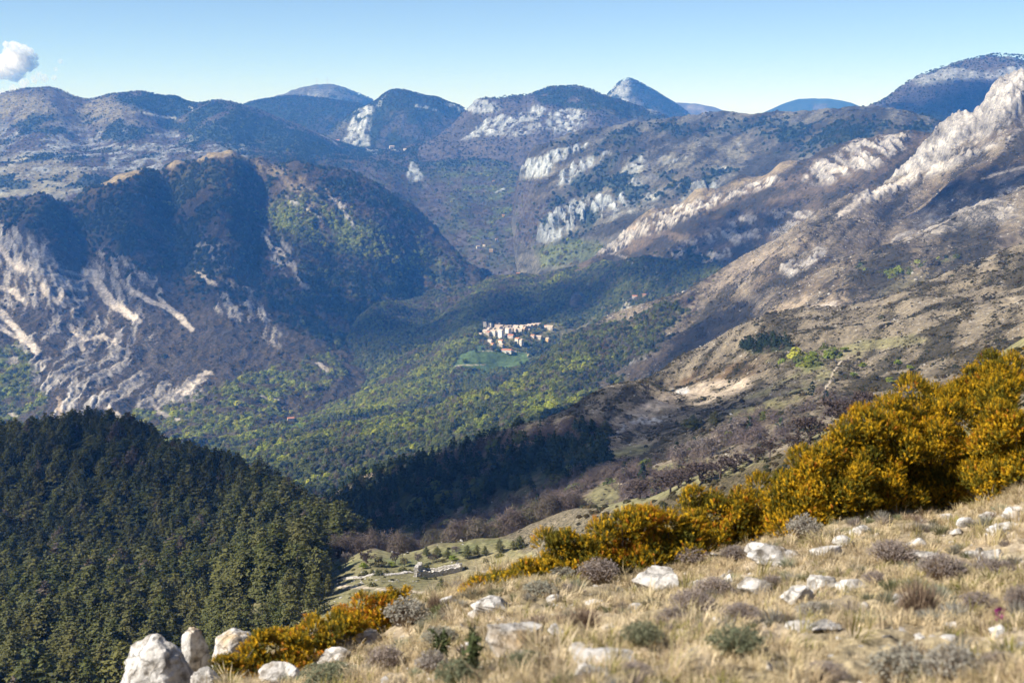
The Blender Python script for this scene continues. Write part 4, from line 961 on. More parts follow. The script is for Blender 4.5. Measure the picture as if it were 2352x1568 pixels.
M_leaf = leaf_mat("leaf_cover", (0, 0, 0), (0, 0, 0), 0.3, attr=True)
M_bark = simple_mat("bark", (0.12, 0.095, 0.075), scale=8, var=0.3)
M_needle = leaf_mat("pine_needles", (0.068, 0.078, 0.020), (0.115, 0.108, 0.032), 0.15)
rg = np.random.default_rng(5)
far_crowns = [proto("far_crown", [(clump_parts(rg, 150, 0.125, 0.55, 0.85), M_leaf)]) for _ in range(2)]
far_pine = proto("far_pine", [(pine_parts(rg, 8, 5, 6, 0.085, spread=0.36)[0], M_leaf)])
mid_pines = []
for _ in range(3):
    c_, t_ = pine_parts(rg, 11, 6, 18, 0.042, spread=0.36)
    mid_pines.append(proto("mid_pine", [(c_, M_leaf), (t_, M_bark)]))
far_bare = proto("far_bare", [(clump_parts(rg, 170, 0.17, 0.5, 0.85, True, 0.16), M_leaf), (tube([(0, 0, -0.05), (0, 0, 0.6)], [0.02, 0.006], 4), M_bark)])
shrub_clump = proto("shrub_clump", [(clump_parts(rg, 60, 0.26, 0.6, 0.7), M_leaf)])
def stone_shape(rng, sub=2, planes=12, flat=0.7, rough=0.08, seed=0):
    """angular weathered stone: a ball cut by many planes, then roughened"""
    import bmesh
    bm = bmesh.new(); bmesh.ops.create_icosphere(bm, subdivisions=sub, radius=1.0)
    D = np.array([v.co[:] for v in bm.verts]); F = [[v.index for v in f.verts] for f in bm.faces]; bm.free()
    D /= np.linalg.norm(D, axis=1, keepdims=True)
    N = rng.normal(size=(planes, 3)); N /= np.linalg.norm(N, axis=1, keepdims=True)
    h = rng.uniform(0.5, 1.0, planes)
    r = np.min(np.where(D @ N.T > 0.08, h[None] / np.maximum(D @ N.T, 0.08), 9.0), axis=1)
    r = np.minimum(r, 1.15)
    s = rng.uniform(0, 90)
    n1 = fbm(D[:, 0] * 2.2 + s, D[:, 1] * 2.2 + D[:, 2] * 1.7, 5, seed, 0.55)
    n2 = fbm(D[:, 2] * 2.6 - s, D[:, 1] * 2.0 + D[:, 0] * 1.3, 5, seed + 3, 0.55)
    r = r * (1 + rough * (n1 + n2))
    V = D * r[:, None]; V[:, 2] *= flat
    return V, F
M_stone = simple_mat("limestone", (0.44, 0.42, 0.385), scale=2.2, bump=0.03, rgb2=(0.28, 0.255, 0.22), detail=10)
stones_small = proto("stone_small", [(stone_shape(rg, 1, 9, 0.65), M_stone)])

# ------------------------------------------------------------------ woods
EVER = [(0.026, 0.044, 0.020), (0.036, 0.054, 0.022), (0.020, 0.036, 0.020)]
LEAFY = [(0.24, 0.27, 0.03), (0.18, 0.22, 0.03), (0.29, 0.285, 0.04), (0.13, 0.165, 0.028)]
SHADED_LEAF = [(0.105, 0.128, 0.03), (0.135, 0.148, 0.033), (0.088, 0.108, 0.03)]  # leaf tint darkened to carry the shade of the wooded slopes
BARE = [(0.135, 0.10, 0.085), (0.16, 0.125, 0.10), (0.115, 0.085, 0.078)]
SHRUB = [(0.045, 0.042, 0.02), (0.065, 0.055, 0.025), (0.085, 0.06, 0.022), (0.04, 0.045, 0.02)]
def woods(L, spacing, hs, seed, shrub=None, far=True, stones=None, trees=True):
    rng = np.random.default_rng(seed)
    cv = L.cov
    nm = L.obj.name.replace("_", " ")
    if trees:
        P = seed_points(L, cv[..., 3], spacing, rng)
        stand("evergreen_wood", P, upright(len(P), rng), sizes(len(P), rng, hs * 0.7, hs * 1.2, (0.85, 1.25)), tints(len(P), rng, *EVER), far_pine if not far else far_crowns[0], "dark evergreen woods on the " + nm)
        for nm2, dn, pal, lab in (("leafing_wood", cv[..., 4] * cv[..., 8], LEAFY, "woods in fresh spring leaf tinted bright for sunlight on the "), ("shade_tinted_wood", cv[..., 4] * (1 - cv[..., 8]), SHADED_LEAF, "woods in leaf tinted dark for shade on the ")):  # two tints of leafing wood stand in for sunlit and shaded ground
            P = seed_points(L, dn, spacing, rng)
            n = len(P)
            ptc = fbm(P[:, 0] / 90, P[:, 1] / 130, 3, seed + 9)
            tn = tints(n, rng, *pal) * np.clip(1 + 0.35 * ptc, 0.6, 1.5)[:, None]
            brn = rng.uniform(0, 1, n) < np.clip(0.10 - 0.35 * ptc, 0, 0.5); tn[brn] = tints(int(brn.sum()), rng, (0.14, 0.115, 0.06), (0.12, 0.10, 0.07))
            P[:, 2] -= 0.12 * hs
            stand(nm2, P, upright(n, rng), (hs * rng.lognormal(-0.22, 0.28, n))[:, None] * np.stack([rng.uniform(0.95, 1.5, n), rng.uniform(0.95, 1.5, n), rng.uniform(0.75, 1.05, n)], 1), tn, far_crowns[1], lab + nm)
        P = seed_points(L, cv[..., 5], spacing, rng)
        stand("bare_wood", P, upright(len(P), rng), sizes(len(P), rng, hs * 0.6, hs * 1.1, (0.9, 1.3)), tints(len(P), rng, *BARE), far_bare, "still leafless brown woods on the " + nm)
    if shrub:
        pn = fbm(L.X / (shrub[0] * 5), L.Y / (shrub[0] * 9), 4, seed + 3, 0.6)
        P = seed_points(L, cv[..., 6] * np.clip(0.35 + 2.2 * pn, 0.03, 2.2), shrub[0], rng, 1.0)
        stand("dark_scrub", P, upright(len(P), rng), sizes(len(P), rng, 0, 1) * 0 + (shrub[1] * rng.lognormal(-0.5, 0.45, len(P)))[:, None] * rng.uniform(0.7, 1.6, (len(P), 3)) * np.array([1.1, 1.1, 0.75]), tints(len(P), rng, *SHRUB), shrub_clump, "low dark scrub dotted over the " + nm)
    if stones:
        P = seed_points(L, cv[..., 7], stones[0], rng, 0.5)
        sc = stones[1] * rng.lognormal(-0.3, 0.5, len(P))
        stand("stone_litter", P, upright(len(P), rng, 0.3), np.stack([sc, sc * rng.uniform(0.6, 1.2, len(P)), sc * rng.uniform(0.4, 0.9, len(P))], 1), tints(len(P), rng, (0.5, 0.47, 0.43)), stones_small, "white limestone blocks littering the " + nm)
woods(left_mountain, 12.5, 11, 401, shrub=(13, 5.0))
woods(plateau, 19, 9.5, 402, shrub=(22, 5))
woods(village_bench, 6.3, 7.6, 403, shrub=(14, 3))
woods(flank, 6.4, 7.2, 404, shrub=(4.0, 2.0), stones=(8.5, 1.4))
woods(bowl, 6.8, 8.5, 405, shrub=(2.1, 1.2), far=False, stones=(4.5, 0.6))
woods(long_ridge, 17, 11, 406, shrub=(17, 5))
woods(gorge_ridge, 13, 9, 407, shrub=(11, 4))
for L_, sp, sd in ((massif, 19, 411), (ridge_peak, 19, 412), (wood_hill, 22, 413), (right_massif, 20, 414), (cone, 24, 415), (mast_peak, 28, 416)):
    rng = np.random.default_rng(sd)
    P = seed_points(L_, np.clip(L_.cov[..., 3] + 0.4 * L_.cov[..., 5], 0, 1), sp, rng)
    stand("evergreen_wood", P, upright(len(P), rng), sizes(len(P), rng, sp * 0.3, sp * 0.48, (0.9, 1.4)), tints(len(P), rng, *EVER, BARE[2]), far_crowns[0], "dark woods on the " + L_.obj.name.replace("_", " "))

# pines on the near hill: the nearest ones singly, the rest as one wood
rng = np.random.default_rng(420)
P = seed_points(pine_hill, np.clip(pine_hill.cov[..., 3], 0, 1), 7.0, rng, 8.0)
uu, vv = project(P[:, 0] / P[:, 1], P[:, 2] / P[:, 1])
P = P[~((uu > 735) & (vv > 1262))]
P = np.concatenate([P, seed_points(bench, ((bench.U < 742) & (bench.U > 480) & (bench.Y > 385)) * 1.0, 7.0, rng, 8.0)])
zb = np.where(P[:, 0] / P[:, 1] > -0.24, bench.z(P[:, 0], P[:, 1]), -9e9)
P[:, 2] = np.maximum(P[:, 2], np.where((P[:, 1] > 150) & (P[:, 1] < 620), zb, -9e9))
u_, v_ = project(P[:, 0] / P[:, 1], P[:, 2] / P[:, 1])
seen = (u_ > -20) & (u_ < 900) & (v_ < 1590)
order = np.argsort(np.where(seen, P[:, 1], 1e9))
NEARP, RESTP = P[order[:300]], P[order[300:]]
HT = lambda n: rng.uniform(8.5, 13.0, n)
k3 = rng.integers(0, 3, len(RESTP))
brn = rng.uniform(0, 1, len(RESTP)) < 0.06
tn = tints(len(RESTP), rng, (0.078, 0.084, 0.020), (0.12, 0.115, 0.032), (0.060, 0.070, 0.020)); tn[brn] = (0.13, 0.10, 0.075)
for k in range(3):
    q = k3 == k
    stand("pine_forest", RESTP[q], upright(int(q.sum()), rng), sizes(int(q.sum()), rng, 8.0, 16.0, (0.95, 1.45)), tn[q], mid_pines[k], "dense pine forest covering the near hill")
PINE_ME = []
for k in range(4):
    c_, t_ = pine_parts(rg, 13, 7, 30, 0.028, spread=0.34)
    PINE_ME.append((mesh_np("crown", c_[0], c_[1], M_needle), mesh_np("trunk", t_[0], t_[1], M_bark)))
def plant(name, loc, h, w, meshes, rz, label, category, group=None):
    e = empty(name, loc); e.scale = (w, w, h); e.rotation_euler = (0, 0, rz)
    for nm, me in meshes:
        obj(nm, me, e)
    return tag(e, label, category, group)
def pine_words(p):
    u, vv = project(p[0] / p[1], p[2] / p[1])
    col = ["at the left picture edge", "a little in from the left edge", "left of the big boulder", "above the boulders", "between the boulders and the meadow"][int(np.clip(u // 150, 0, 4))]
    row = "lowest rows" if vv > 1480 else "upper rows"
    return "pine in the forest's %s, %s" % (row, col), "pine tree", "near forest pines, %s, %s" % (row, col)
for i, p in enumerate(NEARP):
    h = random.uniform(9.5, 16.0)
    c_, t_ = PINE_ME[i % 4]
    plant("pine_tree", p - np.array([0, 0, 0.2]), h, h * random.uniform(0.95, 1.35), (("crown", c_), ("trunk", t_)), random.uniform(0, 6.28), *pine_words(p))
# ------------------------------------------------------------------ foreground: rocks
def scaled(v, p):            # metres spanned by v pixels at point p
    return v * p[1] / FPX
M_rock = None
def rock_material():
    m, nt, b = new_mat("weathered_limestone")
    tc = nt.nodes.new("ShaderNodeTexCoord"); geo = nt.nodes.new("ShaderNodeNewGeometry")
    n1 = nt.nodes.new("ShaderNodeTexNoise"); n1.inputs["Scale"].default_value = 9; n1.inputs["Detail"].default_value = 9; n1.inputs["Roughness"].default_value = 0.7
    n2 = nt.nodes.new("ShaderNodeTexNoise"); n2.inputs["Scale"].default_value = 3.2; n2.inputs["Detail"].default_value = 6
    vo = nt.nodes.new("ShaderNodeTexVoronoi"); vo.feature = 'DISTANCE_TO_EDGE'; vo.inputs["Scale"].default_value = 5.0
    wob = nt.nodes.new("ShaderNodeMix"); wob.data_type = 'RGBA'; wob.inputs[0].default_value = 0.12
    nt.links.new(geo.outputs["Position"], n1.inputs["Vector"]); nt.links.new(geo.outputs["Position"], n2.inputs["Vector"])
    nt.links.new(geo.outputs["Position"], wob.inputs[6]); nt.links.new(n1.outputs["Color"], wob.inputs[7]); nt.links.new(wob.outputs[2], vo.inputs["Vector"])
    r1 = nt.nodes.new("ShaderNodeValToRGB")
    r1.color_ramp.elements[0].position = 0.38; r1.color_ramp.elements[0].color = (0.20, 0.175, 0.145, 1)
    r1.color_ramp.elements[1].position = 0.62; r1.color_ramp.elements[1].color = (0.64, 0.61, 0.57, 1)
    e = r1.color_ramp.elements.new(0.50); e.color = (0.50, 0.47, 0.43, 1)
    nt.links.new(n1.outputs["Fac"], r1.inputs[0])
    r2 = nt.nodes.new("ShaderNodeValToRGB")
    r2.color_ramp.elements[0].position = 0.60; r2.color_ramp.elements[0].color = (0, 0, 0, 1)
    r2.color_ramp.elements[1].position = 0.72; r2.color_ramp.elements[1].color = (0.55, 0.55, 0.55, 1)
    nt.links.new(n2.outputs["Fac"], r2.inputs[0])
    mx = nt.nodes.new("ShaderNodeMix"); mx.data_type = 'RGBA'; mx.inputs[7].default_value = (0.50, 0.33, 0.14, 1)
    nt.links.new(r2.outputs[0], mx.inputs[0]); nt.links.new(r1.outputs[0], mx.inputs[6])
    r3 = nt.nodes.new("ShaderNodeMapRange"); r3.inputs[1].default_value = 0.0; r3.inputs[2].default_value = 0.035; r3.inputs[3].default_value = 0.0; r3.inputs[4].default_value = 1.0
    nt.links.new(vo.outputs["Distance"], r3.inputs[0])
    nt.links.new(mx.outputs[2], b.inputs["Base Color"])
    ad = nt.nodes.new("ShaderNodeMath"); ad.operation = 'MULTIPLY_ADD'; ad.inputs[1].default_value = 0.35
    nt.links.new(r3.outputs[0], ad.inputs[0]); nt.links.new(n1.outputs["Fac"], ad.inputs[2])
    bp = nt.nodes.new("ShaderNodeBump"); bp.inputs["Distance"].default_value = 0.035; bp.inputs["Strength"].default_value = 0.9
    nt.links.new(ad.outputs[0], bp.inputs["Height"]); nt.links.new(bp.outputs[0], b.inputs["Normal"])
    b.inputs["Roughness"].default_value = 0.9; b.inputs["Specular IOR Level"].default_value = 0.2
    return m
M_rock = rock_material()

def custom_rock(profile_planes, seed, sub=5, rough=0.06):
    """rock from explicit cutting planes (nx, ny, nz, h)"""
    import bmesh
    bm = bmesh.new(); bmesh.ops.create_icosphere(bm, subdivisions=sub, radius=1.0)
    D = np.array([v.co[:] for v in bm.verts]); F = [[v.index for v in f.verts] for f in bm.faces]; bm.free()
    D /= np.linalg.norm(D, axis=1, keepdims=True)
    PL = np.array(profile_planes, float); N = PL[:, :3] / np.linalg.norm(PL[:, :3], axis=1, keepdims=True)
    dn = D @ N.T
    r = np.where(dn > 0.05, PL[:, 3][None] / np.maximum(dn, 0.05), 9.0)
    k = 14.0                                                   # rounded edges where planes meet
    r = -np.log(np.exp(-k * np.clip(r, 0, 4)).sum(1)) / k
    n1 = fbm(D[:, 0] * 2.4 + seed, D[:, 1] * 2.4 + D[:, 2] * 1.9, 6, seed, 0.55); n2 = fbm(D[:, 2] * 2.4 - seed, D[:, 0] * 1.7 + D[:, 1], 6, seed + 3, 0.55)
    cr = ridged(D[:, 0] * 1.7 + seed, D[:, 2] * 1.1 + D[:, 1] * 0.8, 3, seed + 7)
    r = r * (1 + rough * (n1 + n2) - 0.10 * np.clip(cr - 0.55, 0, 1))
    return D * r[:, None], F

def put_rock(u, v, w, h, label, seed, name="limestone_rock", planes=None, depth=0.8, sink=0.22, rot=None, land=near, tilt=0.0, sub=4):
    p = land.hit(u, v)
    W, Hh = scaled(w, p), scaled(h, p)
    rng_ = np.random.default_rng(seed)
    if planes is None:
        V, F = stone_shape(rng_, sub, 9, 1.0, 0.075, seed)
    else:
        V, F = custom_rock(planes, seed)
    if rot is None: rot = rng_.uniform(0, 6.28) if planes is None else 0
    c, s = math.cos(rot), math.sin(rot)
    V = V @ np.array([[c, s, 0], [-s, c, 0], [0, 0, 1]])
    V = (V - (V.max(0) + V.min(0)) / 2) / (V.max(0) - V.min(0))
    full = Hh / (1 - sink)
    V = V * np.array([W, W * depth, full])
    if tilt:
        c, s = math.cos(tilt), math.sin(tilt)
        V = V @ np.array([[c, 0, s], [0, 1, 0], [-s, 0, c]])
    V[:, 2] += full * (0.5 - sink)
    me = mesh_np(name, V, F, M_rock, smooth=False)
    o = obj(name, me, loc=p)
    me.polygons.foreach_set("use_smooth", np.ones(len(me.polygons), bool))
    me.set_sharp_from_angle(angle=R(24))
    return tag(o, label, "rock" if name != "boulder" else "boulder", "white rocks on the near slope")

L_ = [(-0.75, -0.45, 0.62, 0.62), (-0.2, -1, 0.35, 0.55), (0.85, -0.5, 0.12, 0.62), (0.3, 0.9, 0.2, 0.6), (0, 0, -1, 0.8), (0.35, -0.1, 0.95, 0.92), (-0.95, 0.1, 0.1, 0.95), (0.7, -0.2, 0.7, 0.8)]
put_rock(362, 1592, 200, 146, "big slanted white boulder at the bottom edge, largest of its cluster", 61, "boulder", L_, 0.75, 0.12)
put_rock(448, 1555, 68, 122, "tall narrow white boulder behind the big slanted one", 62, "boulder", [(-0.5, -0.8, 0.3, 0.75), (0.8, -0.55, 0.05, 0.55), (0, 0, 1, 0.9), (-0.7, 0.1, 0.8, 0.85), (0.75, 0, 0.75, 0.9), (0, 1, 0, 0.7), (-1, 0, 0, 0.7), (0, 0, -1, 0.9)], 0.9, 0.1)
put_rock(534, 1545, 106, 102, "rounded white boulder touching the left end of the yellow bushes", 63, "boulder", [(-0.6, -0.7, 0.35, 0.72), (0.5, -0.85, 0.15, 0.7), (-0.4, 0, 1, 0.85), (0.45, 0, 0.95, 0.9), (0, 1, 0, 0.7), (-1, 0, 0.1, 0.8), (1, 0, 0.1, 0.8), (0, 0, -1, 0.9)], 0.9, 0.1)
put_rock(474, 1588, 84, 62, "low white boulder in front of the boulder cluster", 64, "boulder", None, 0.8, 0.15)
ROCKS = [
    (1178, 1492, 104, 58, "cracked white rock with an ochre streak in the middle of the slope"), (812, 1478, 100, 34, "pale slab beside the left yellow bush"), (768, 1520, 62, 30, "small pale rock below the slab by the left bush"), (650, 1562, 92, 38, "pale rock ledge below the left yellow bush"),
    (1135, 1396, 84, 26, "long pale rock half hidden by grey shrubs on the crest"), (1272, 1378, 32, 15, "small pale rock just right of the crest shrubs"), (1278, 1450, 32, 18, "small white rock right of the cracked rock"),
    (1502, 1352, 86, 48, "bright white lumpy rock below the middle bushes"), (1776, 1294, 112, 44, "large bright white rock below the tall hedge"), (1898, 1277, 58, 24, "low white rock, left one of the row right of the large white rock"), (1936, 1252, 40, 20, "white rock in the middle of the row below the hedge"),
    (1972, 1228, 52, 20, "long white rock at the upper end of the row below the hedge"), (1912, 1226, 28, 13, "small white stone above the row of rocks"), (1738, 1367, 66, 40, "two-lobed grey-white rock in the middle of the grass"), (1832, 1378, 64, 36, "grey-white rock, left half of the long split rock"), (1885, 1356, 62, 32, "grey-white rock, right half of the long split rock"),
    (1952, 1350, 54, 20, "pinkish white stone right of the long split rock"), (1390, 1528, 118, 28, "long flat slab near the bottom edge"), (1372, 1552, 84, 20, "flat slab just below the long flat slab"), (1335, 1500, 46, 20, "rounded grey stone above the flat slabs"),
    (1842, 1442, 60, 14, "flat pink-white stone in short grass"), (1893, 1440, 66, 12, "flat white slab beside the flat pink-white stone"), (1870, 1428, 24, 12, "small white stone above the flat slab"), (2166, 1192, 38, 12, "small white stone just below the tall hedge"), (2216, 1206, 30, 17, "rounded white stone below the hedge at right"),
    (2276, 1192, 42, 16, "white stone near the right edge below the hedge"), (2332, 1192, 42, 26, "white rock at the right edge, topmost"), (2304, 1226, 56, 24, "white slab at the right edge below the topmost rock"), (2196, 1226, 26, 13, "small white stone in the grass at right"), (2190, 1250, 20, 9, "tiny white stone in the grass at right"),
    (2275, 1290, 52, 30, "white rock lower at the right edge with a small stone on its left"), (2248, 1274, 20, 16, "small stone on the left of the lower right rock"), (2338, 1492, 44, 20, "flat white stone at the right edge near the bottom"), (1462, 1402, 32, 18, "small white stone in the shrubs left of centre right"), (1398, 1446, 34, 14, "small pale stone right of the dark twigs"),
    (2105, 1250, 38, 13, "low pale stone in the middle of the right grass"), (2128, 1280, 60, 14, "flat ochre stone under the right grass"), (2236, 1276, 36, 10, "flat pale stone left of the lower right rock"), (1660, 1330, 26, 12, "small white stone right of the lumpy rock"), (1985, 1398, 18, 16, "small bright stone under the brown twigs"), (1760, 1436, 22, 10, "small white stone beside the grey-green shrub"),
    (1100, 1412, 40, 14, "small pale rock left of the long crest rock"), (1030, 1386, 36, 18, "pale rock at the notch of the crest"), (905, 1505, 38, 18, "pale stone in the dry grass below the notch"), (1600, 1448, 24, 12, "small pale stone among brown grass")]
for i, (u, v, w, h, lab) in enumerate(ROCKS):
    put_rock(u, v, w * 1.35, h * 1.15, lab, 700 + i, sink=0.36, depth=0.8, sub=4 if w > 50 else 3, tilt=-0.15 if w > 70 else 0.0)

# ------------------------------------------------------------------ box bushes
def sprig(rng, leaves=11, ln=0.055, leaf=0.015):
    V = []; F = []; n = 0
    v, f = tube([(0, 0, 0), (0, 0, ln)], [0.0018, 0.001], 3); V.append(v); F += f.tolist(); n += len(v)
    for k in range(leaves):
        z = ln * (0.15 + 0.9 * k / leaves); th = k * 2.4 + rng.uniform(-0.4, 0.4)
        d = np.array([math.cos(th), math.sin(th), rng.uniform(0.3, 1.0)]); d /= np.linalg.norm(d)
        s = np.array([-math.sin(th), math.cos(th), 0.0])
        c = np.array([0, 0, z]); L = leaf * rng.uniform(0.8, 1.3)
        up = np.cross(d, s)
        V.append(np.array([c, c + d * L * 0.6 + s * L * 0.38 + up * 0.002, c + d * L * 1.25, c + d * L * 0.6 - s * L * 0.38 + up * 0.002])); F.append([n, n + 1, n + 2, n + 3]); n += 4
    return np.concatenate(V), F
M_box = leaf_mat("box_leaf", (0, 0, 0), (0, 0, 0), 0.3, attr=True)
M_twig = simple_mat("grey_twig", (0.15, 0.115, 0.085), scale=20)
SPRIG = proto("box_sprig", [(sprig(rg, 14, 0.06, 0.0115), M_box)])
SPRIG2 = proto("box_sprig_loose", [(sprig(rg, 16, 0.085, 0.0125), M_box)])
GOLD = np.array([(0.52, 0.305, 0.010), (0.38, 0.24, 0.010), (0.58, 0.365, 0.015), (0.23, 0.165, 0.010)])
RUST = np.array([(0.55, 0.20, 0.02), (0.60, 0.27, 0.03)])
DEEP = np.array([(0.16, 0.125, 0.010), (0.10, 0.095, 0.012)])
def box_bush(u, v, w, h, label, seed, rust=0.12, dense=1.0, depth=0.55, loose=False):
    rng = np.random.default_rng(seed)
    p = near.hit(u, v)
    W, Hh = scaled(w, p) * 0.5, scaled(h, p)
    D = max(W * depth, Hh * 0.45)
    nl = max(9, int(18 + 110 * W * Hh))
    lob = []
    for k in range(nl):
        a = rng.uniform(0, 6.28); r = math.sqrt(rng.uniform(0, 1)) * 0.85
        x, y = math.cos(a) * r * W, math.sin(a) * r * D
        top = Hh * (1 - 0.55 * r ** 2.2)
        lr = min(W, Hh) * rng.uniform(0.16, 0.30)
        z = (rng.uniform(0.0, 1.0) if k % 3 else rng.uniform(0, 0.25)) * max(top - lr, 0.05)
        if k % 3 == 0: y = -abs(y) * 1.05
        g = float(near.z(p[0] + x, p[1] + y)) - p[2]
        lob.append((np.array([x, y, z + g * 0.9]), lr))
    P = []; NN = []; tone = []
    for c, lr in lob:
        m = int(dense * 5000 * lr * lr * 4) + 30
        d = rng.normal(size=(m, 3)); d /= np.linalg.norm(d, axis=1, keepdims=True)
        d[:, 2] = np.where(d[:, 2] < -0.3, -d[:, 2], d[:, 2])
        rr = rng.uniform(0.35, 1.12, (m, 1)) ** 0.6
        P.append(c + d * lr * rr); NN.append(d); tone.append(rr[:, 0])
    P = np.concatenate(P); NN = np.concatenate(NN); tone = np.concatenate(tone)
    n = len(P)
    d = NN + np.array([0, 0, 0.7]) + rng.normal(0, 0.35, (n, 3)); d /= np.linalg.norm(d, axis=1, keepdims=True)
    rot = np.stack([np.zeros(n), np.arccos(np.clip(d[:, 2], -1, 1)), np.arctan2(d[:, 1], d[:, 0])], 1)
    rot2 = rot + np.stack([np.zeros(n)] * 3, 1)
    cl = fbm(P[:, 0] * 3.5 + seed, P[:, 2] * 3.5 + P[:, 1] * 2, 3, seed)
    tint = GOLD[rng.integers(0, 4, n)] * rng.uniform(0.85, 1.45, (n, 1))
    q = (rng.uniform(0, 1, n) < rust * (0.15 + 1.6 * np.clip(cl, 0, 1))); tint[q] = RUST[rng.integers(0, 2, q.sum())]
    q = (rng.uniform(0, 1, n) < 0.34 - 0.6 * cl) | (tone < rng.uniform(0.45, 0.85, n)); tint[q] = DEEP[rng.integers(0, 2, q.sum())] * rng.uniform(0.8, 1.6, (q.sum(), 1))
    sc = rng.uniform(0.5, 1.0, (n, 1)) * np.ones((1, 3))
    e = empty("box_bush", p)
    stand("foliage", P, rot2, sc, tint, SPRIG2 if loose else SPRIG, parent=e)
    br = []
    for k in range(7):
        c, lr = lob[k % nl]
        br.append(tube([(c[0] * 0.3, abs(c[1]) * 0.3, -0.08), c * np.array([0.7, 0.6, 0.6]), c], [0.010, 0.007, 0.002], 4))
    for k in range(4):
        c, lr = lob[rng.integers(0, nl)]
        tip = c + np.array([rng.normal(0, 0.06), rng.normal(0, 0.06), lr * 1.0 + rng.uniform(0.03, 0.10)])
        br.append(tube([c, tip], [0.004, 0.0018], 3))
    V, F = join(br)
    obj("branches", mesh_np("branches", V, F, M_twig), e)
    return tag(e, label, "bush", "golden box bushes along the crest")
BUSHES = [
    (545, 1560, 105, 66, "small golden bush growing over the boulders, leftmost of the row", 0.2), (640, 1545, 150, 118, "golden bush second from the boulders in the left clump", 0.22), (742, 1508, 170, 132, "golden bush in the middle of the left clump", 0.22), (842, 1455, 140, 112, "orange-tipped bush at the right end of the left clump", 0.4),
    (905, 1415, 70, 72, "small upright golden bush just right of the left clump", 0.08), (1120, 1352, 120, 34, "thin low golden bush at the notch of the crest", 0.12),
    (1225, 1328, 130, 62, "low golden bush starting the right hedge", 0.1), (1318, 1318, 170, 128, "dark golden bush near the left end of the right hedge", 0.08), (1435, 1308, 190, 158, "rust-tipped round bush in the left part of the right hedge", 0.3), (1545, 1286, 170, 132, "ragged rusty bush with dry stems in the middle of the hedge", 0.35),
    (1650, 1252, 180, 152, "golden bush below the bare trees in the middle of the hedge", 0.22), (1765, 1216, 200, 140, "golden bush just left of the grey cushion shrub", 0.12), (1880, 1196, 220, 196, "dense golden bush above the grey cushion shrub", 0.08), (1990, 1180, 220, 270, "tall golden bush, fourth from the right edge", 0.08),
    (2100, 1150, 230, 310, "tall golden bush, third from the right edge", 0.1), (2215, 1125, 230, 345, "tallest golden bush, second from the right edge", 0.1), (2335, 1110, 210, 330, "tall golden bush cut by the right edge", 0.12)]
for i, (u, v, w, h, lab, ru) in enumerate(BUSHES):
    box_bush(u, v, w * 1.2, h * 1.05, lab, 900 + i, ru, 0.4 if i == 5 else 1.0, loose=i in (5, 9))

# ------------------------------------------------------------------ grass and small plants
def tuft(rng, blades=26, h=0.12, spread=0.05, w=0.0016, bend=0.6):
    V = []; F = []
    for k in range(blades):
        th = rng.uniform(0, 6.28); r = spread * math.sqrt(rng.uniform(0, 1)) * 0.5
        b = np.array([math.cos(th) * r, math.sin(th) * r, -0.01])
        out = np.array([math.cos(th), math.sin(th), 0]) * rng.uniform(0.1, bend) + rng.normal(0, 0.15, 3) * np.array([1, 1, 0])
        L = h * rng.uniform(0.5, 1.2)
        s = np.array([-math.sin(th), math.cos(th), 0]) * w * rng.uniform(0.7, 1.5)
        m = b + np.array([0, 0, L * 0.6]) + out * L * 0.35; t = b + np.array([0, 0, L * 0.85]) + out * L * 1.05
        n = len(V); V += [b - s, b + s, m + s * 0.8, m - s * 0.8, t]; F += [[n, n + 1, n + 2, n + 3], [n + 3, n + 2, n + 4]]
    return np.array(V), F
M_grass = leaf_mat("dry_grass", (0, 0, 0), (0, 0, 0), 0.3, attr=True)
TUFTS = [proto("grass_tuft", [(tuft(rg, 30, 0.055, 0.12, 0.0022, 1.3), M_grass)]), proto("grass_tuft_tall", [(tuft(rg, 24, 0.12, 0.08, 0.0018, 0.9), M_grass)])]
rng = np.random.default_rng(950)
near.vis = near.vis & (near.Y < 19)
STRAW = [(0.54, 0.435, 0.265), (0.46, 0.365, 0.23), (0.62, 0.51, 0.34), (0.38, 0.29, 0.18), (0.44, 0.36, 0.19)]
ones_ = np.ones(near.X.shape)
patch = fbm(near.X / 0.9, near.Y / 0.9, 4, 77)
P = seed_points(near, ones_ * np.clip(0.65 + 1.1 * patch, 0.05, 1.5), 0.062, rng, 0.1)
n = len(P)
g = fbm(P[:, 0] / 0.8, P[:, 1] / 0.8, 3, 55)
tn = tints(n, rng, *STRAW); gr = rng.uniform(0, 1, n) < np.clip(0.05 + 0.5 * g, 0, 0.5); tn[gr] = tints(int(gr.sum()), rng, (0.17, 0.16, 0.04), (0.24, 0.21, 0.06))
stand("dry_grass", P, upright(n, rng, 0.15), rng.uniform(0.5, 1.1, (n, 1)) * np.ones((1, 3)), tn, TUFTS[0], "short dry straw-coloured grass on the near slope")
P = seed_points(near, ones_ * np.clip(0.2 + 1.2 * fbm(near.X / 0.6, near.Y / 0.6, 3, 33), 0, 1), 0.17, rng, 0.1)
n = len(P)
stand("tall_grass", P, upright(n, rng, 0.18), rng.uniform(0.6, 1.4, (n, 1)) * np.ones((1, 3)), tints(n, rng, *STRAW, (0.26, 0.23, 0.06)), TUFTS[1], "taller tufts of dry grass on the near slope")
P = seed_points(near, ones_ * np.clip(0.25 + fbm(near.X / 0.5, near.Y / 0.5, 3, 35), 0, 1), 0.14, rng, 0.02)
n = len(P)
stand("pebbles", P, upright(n, rng, 0.4), (0.018 * rng.lognormal(0, 0.5, n))[:, None] * np.array([[1.2, 1.0, 0.7]]), tints(n, rng, (0.5, 0.47, 0.43)), proto("pebble", [(stone_shape(rg, 1, 9, 0.65), M_rock)]), "small white pebbles in the grass")

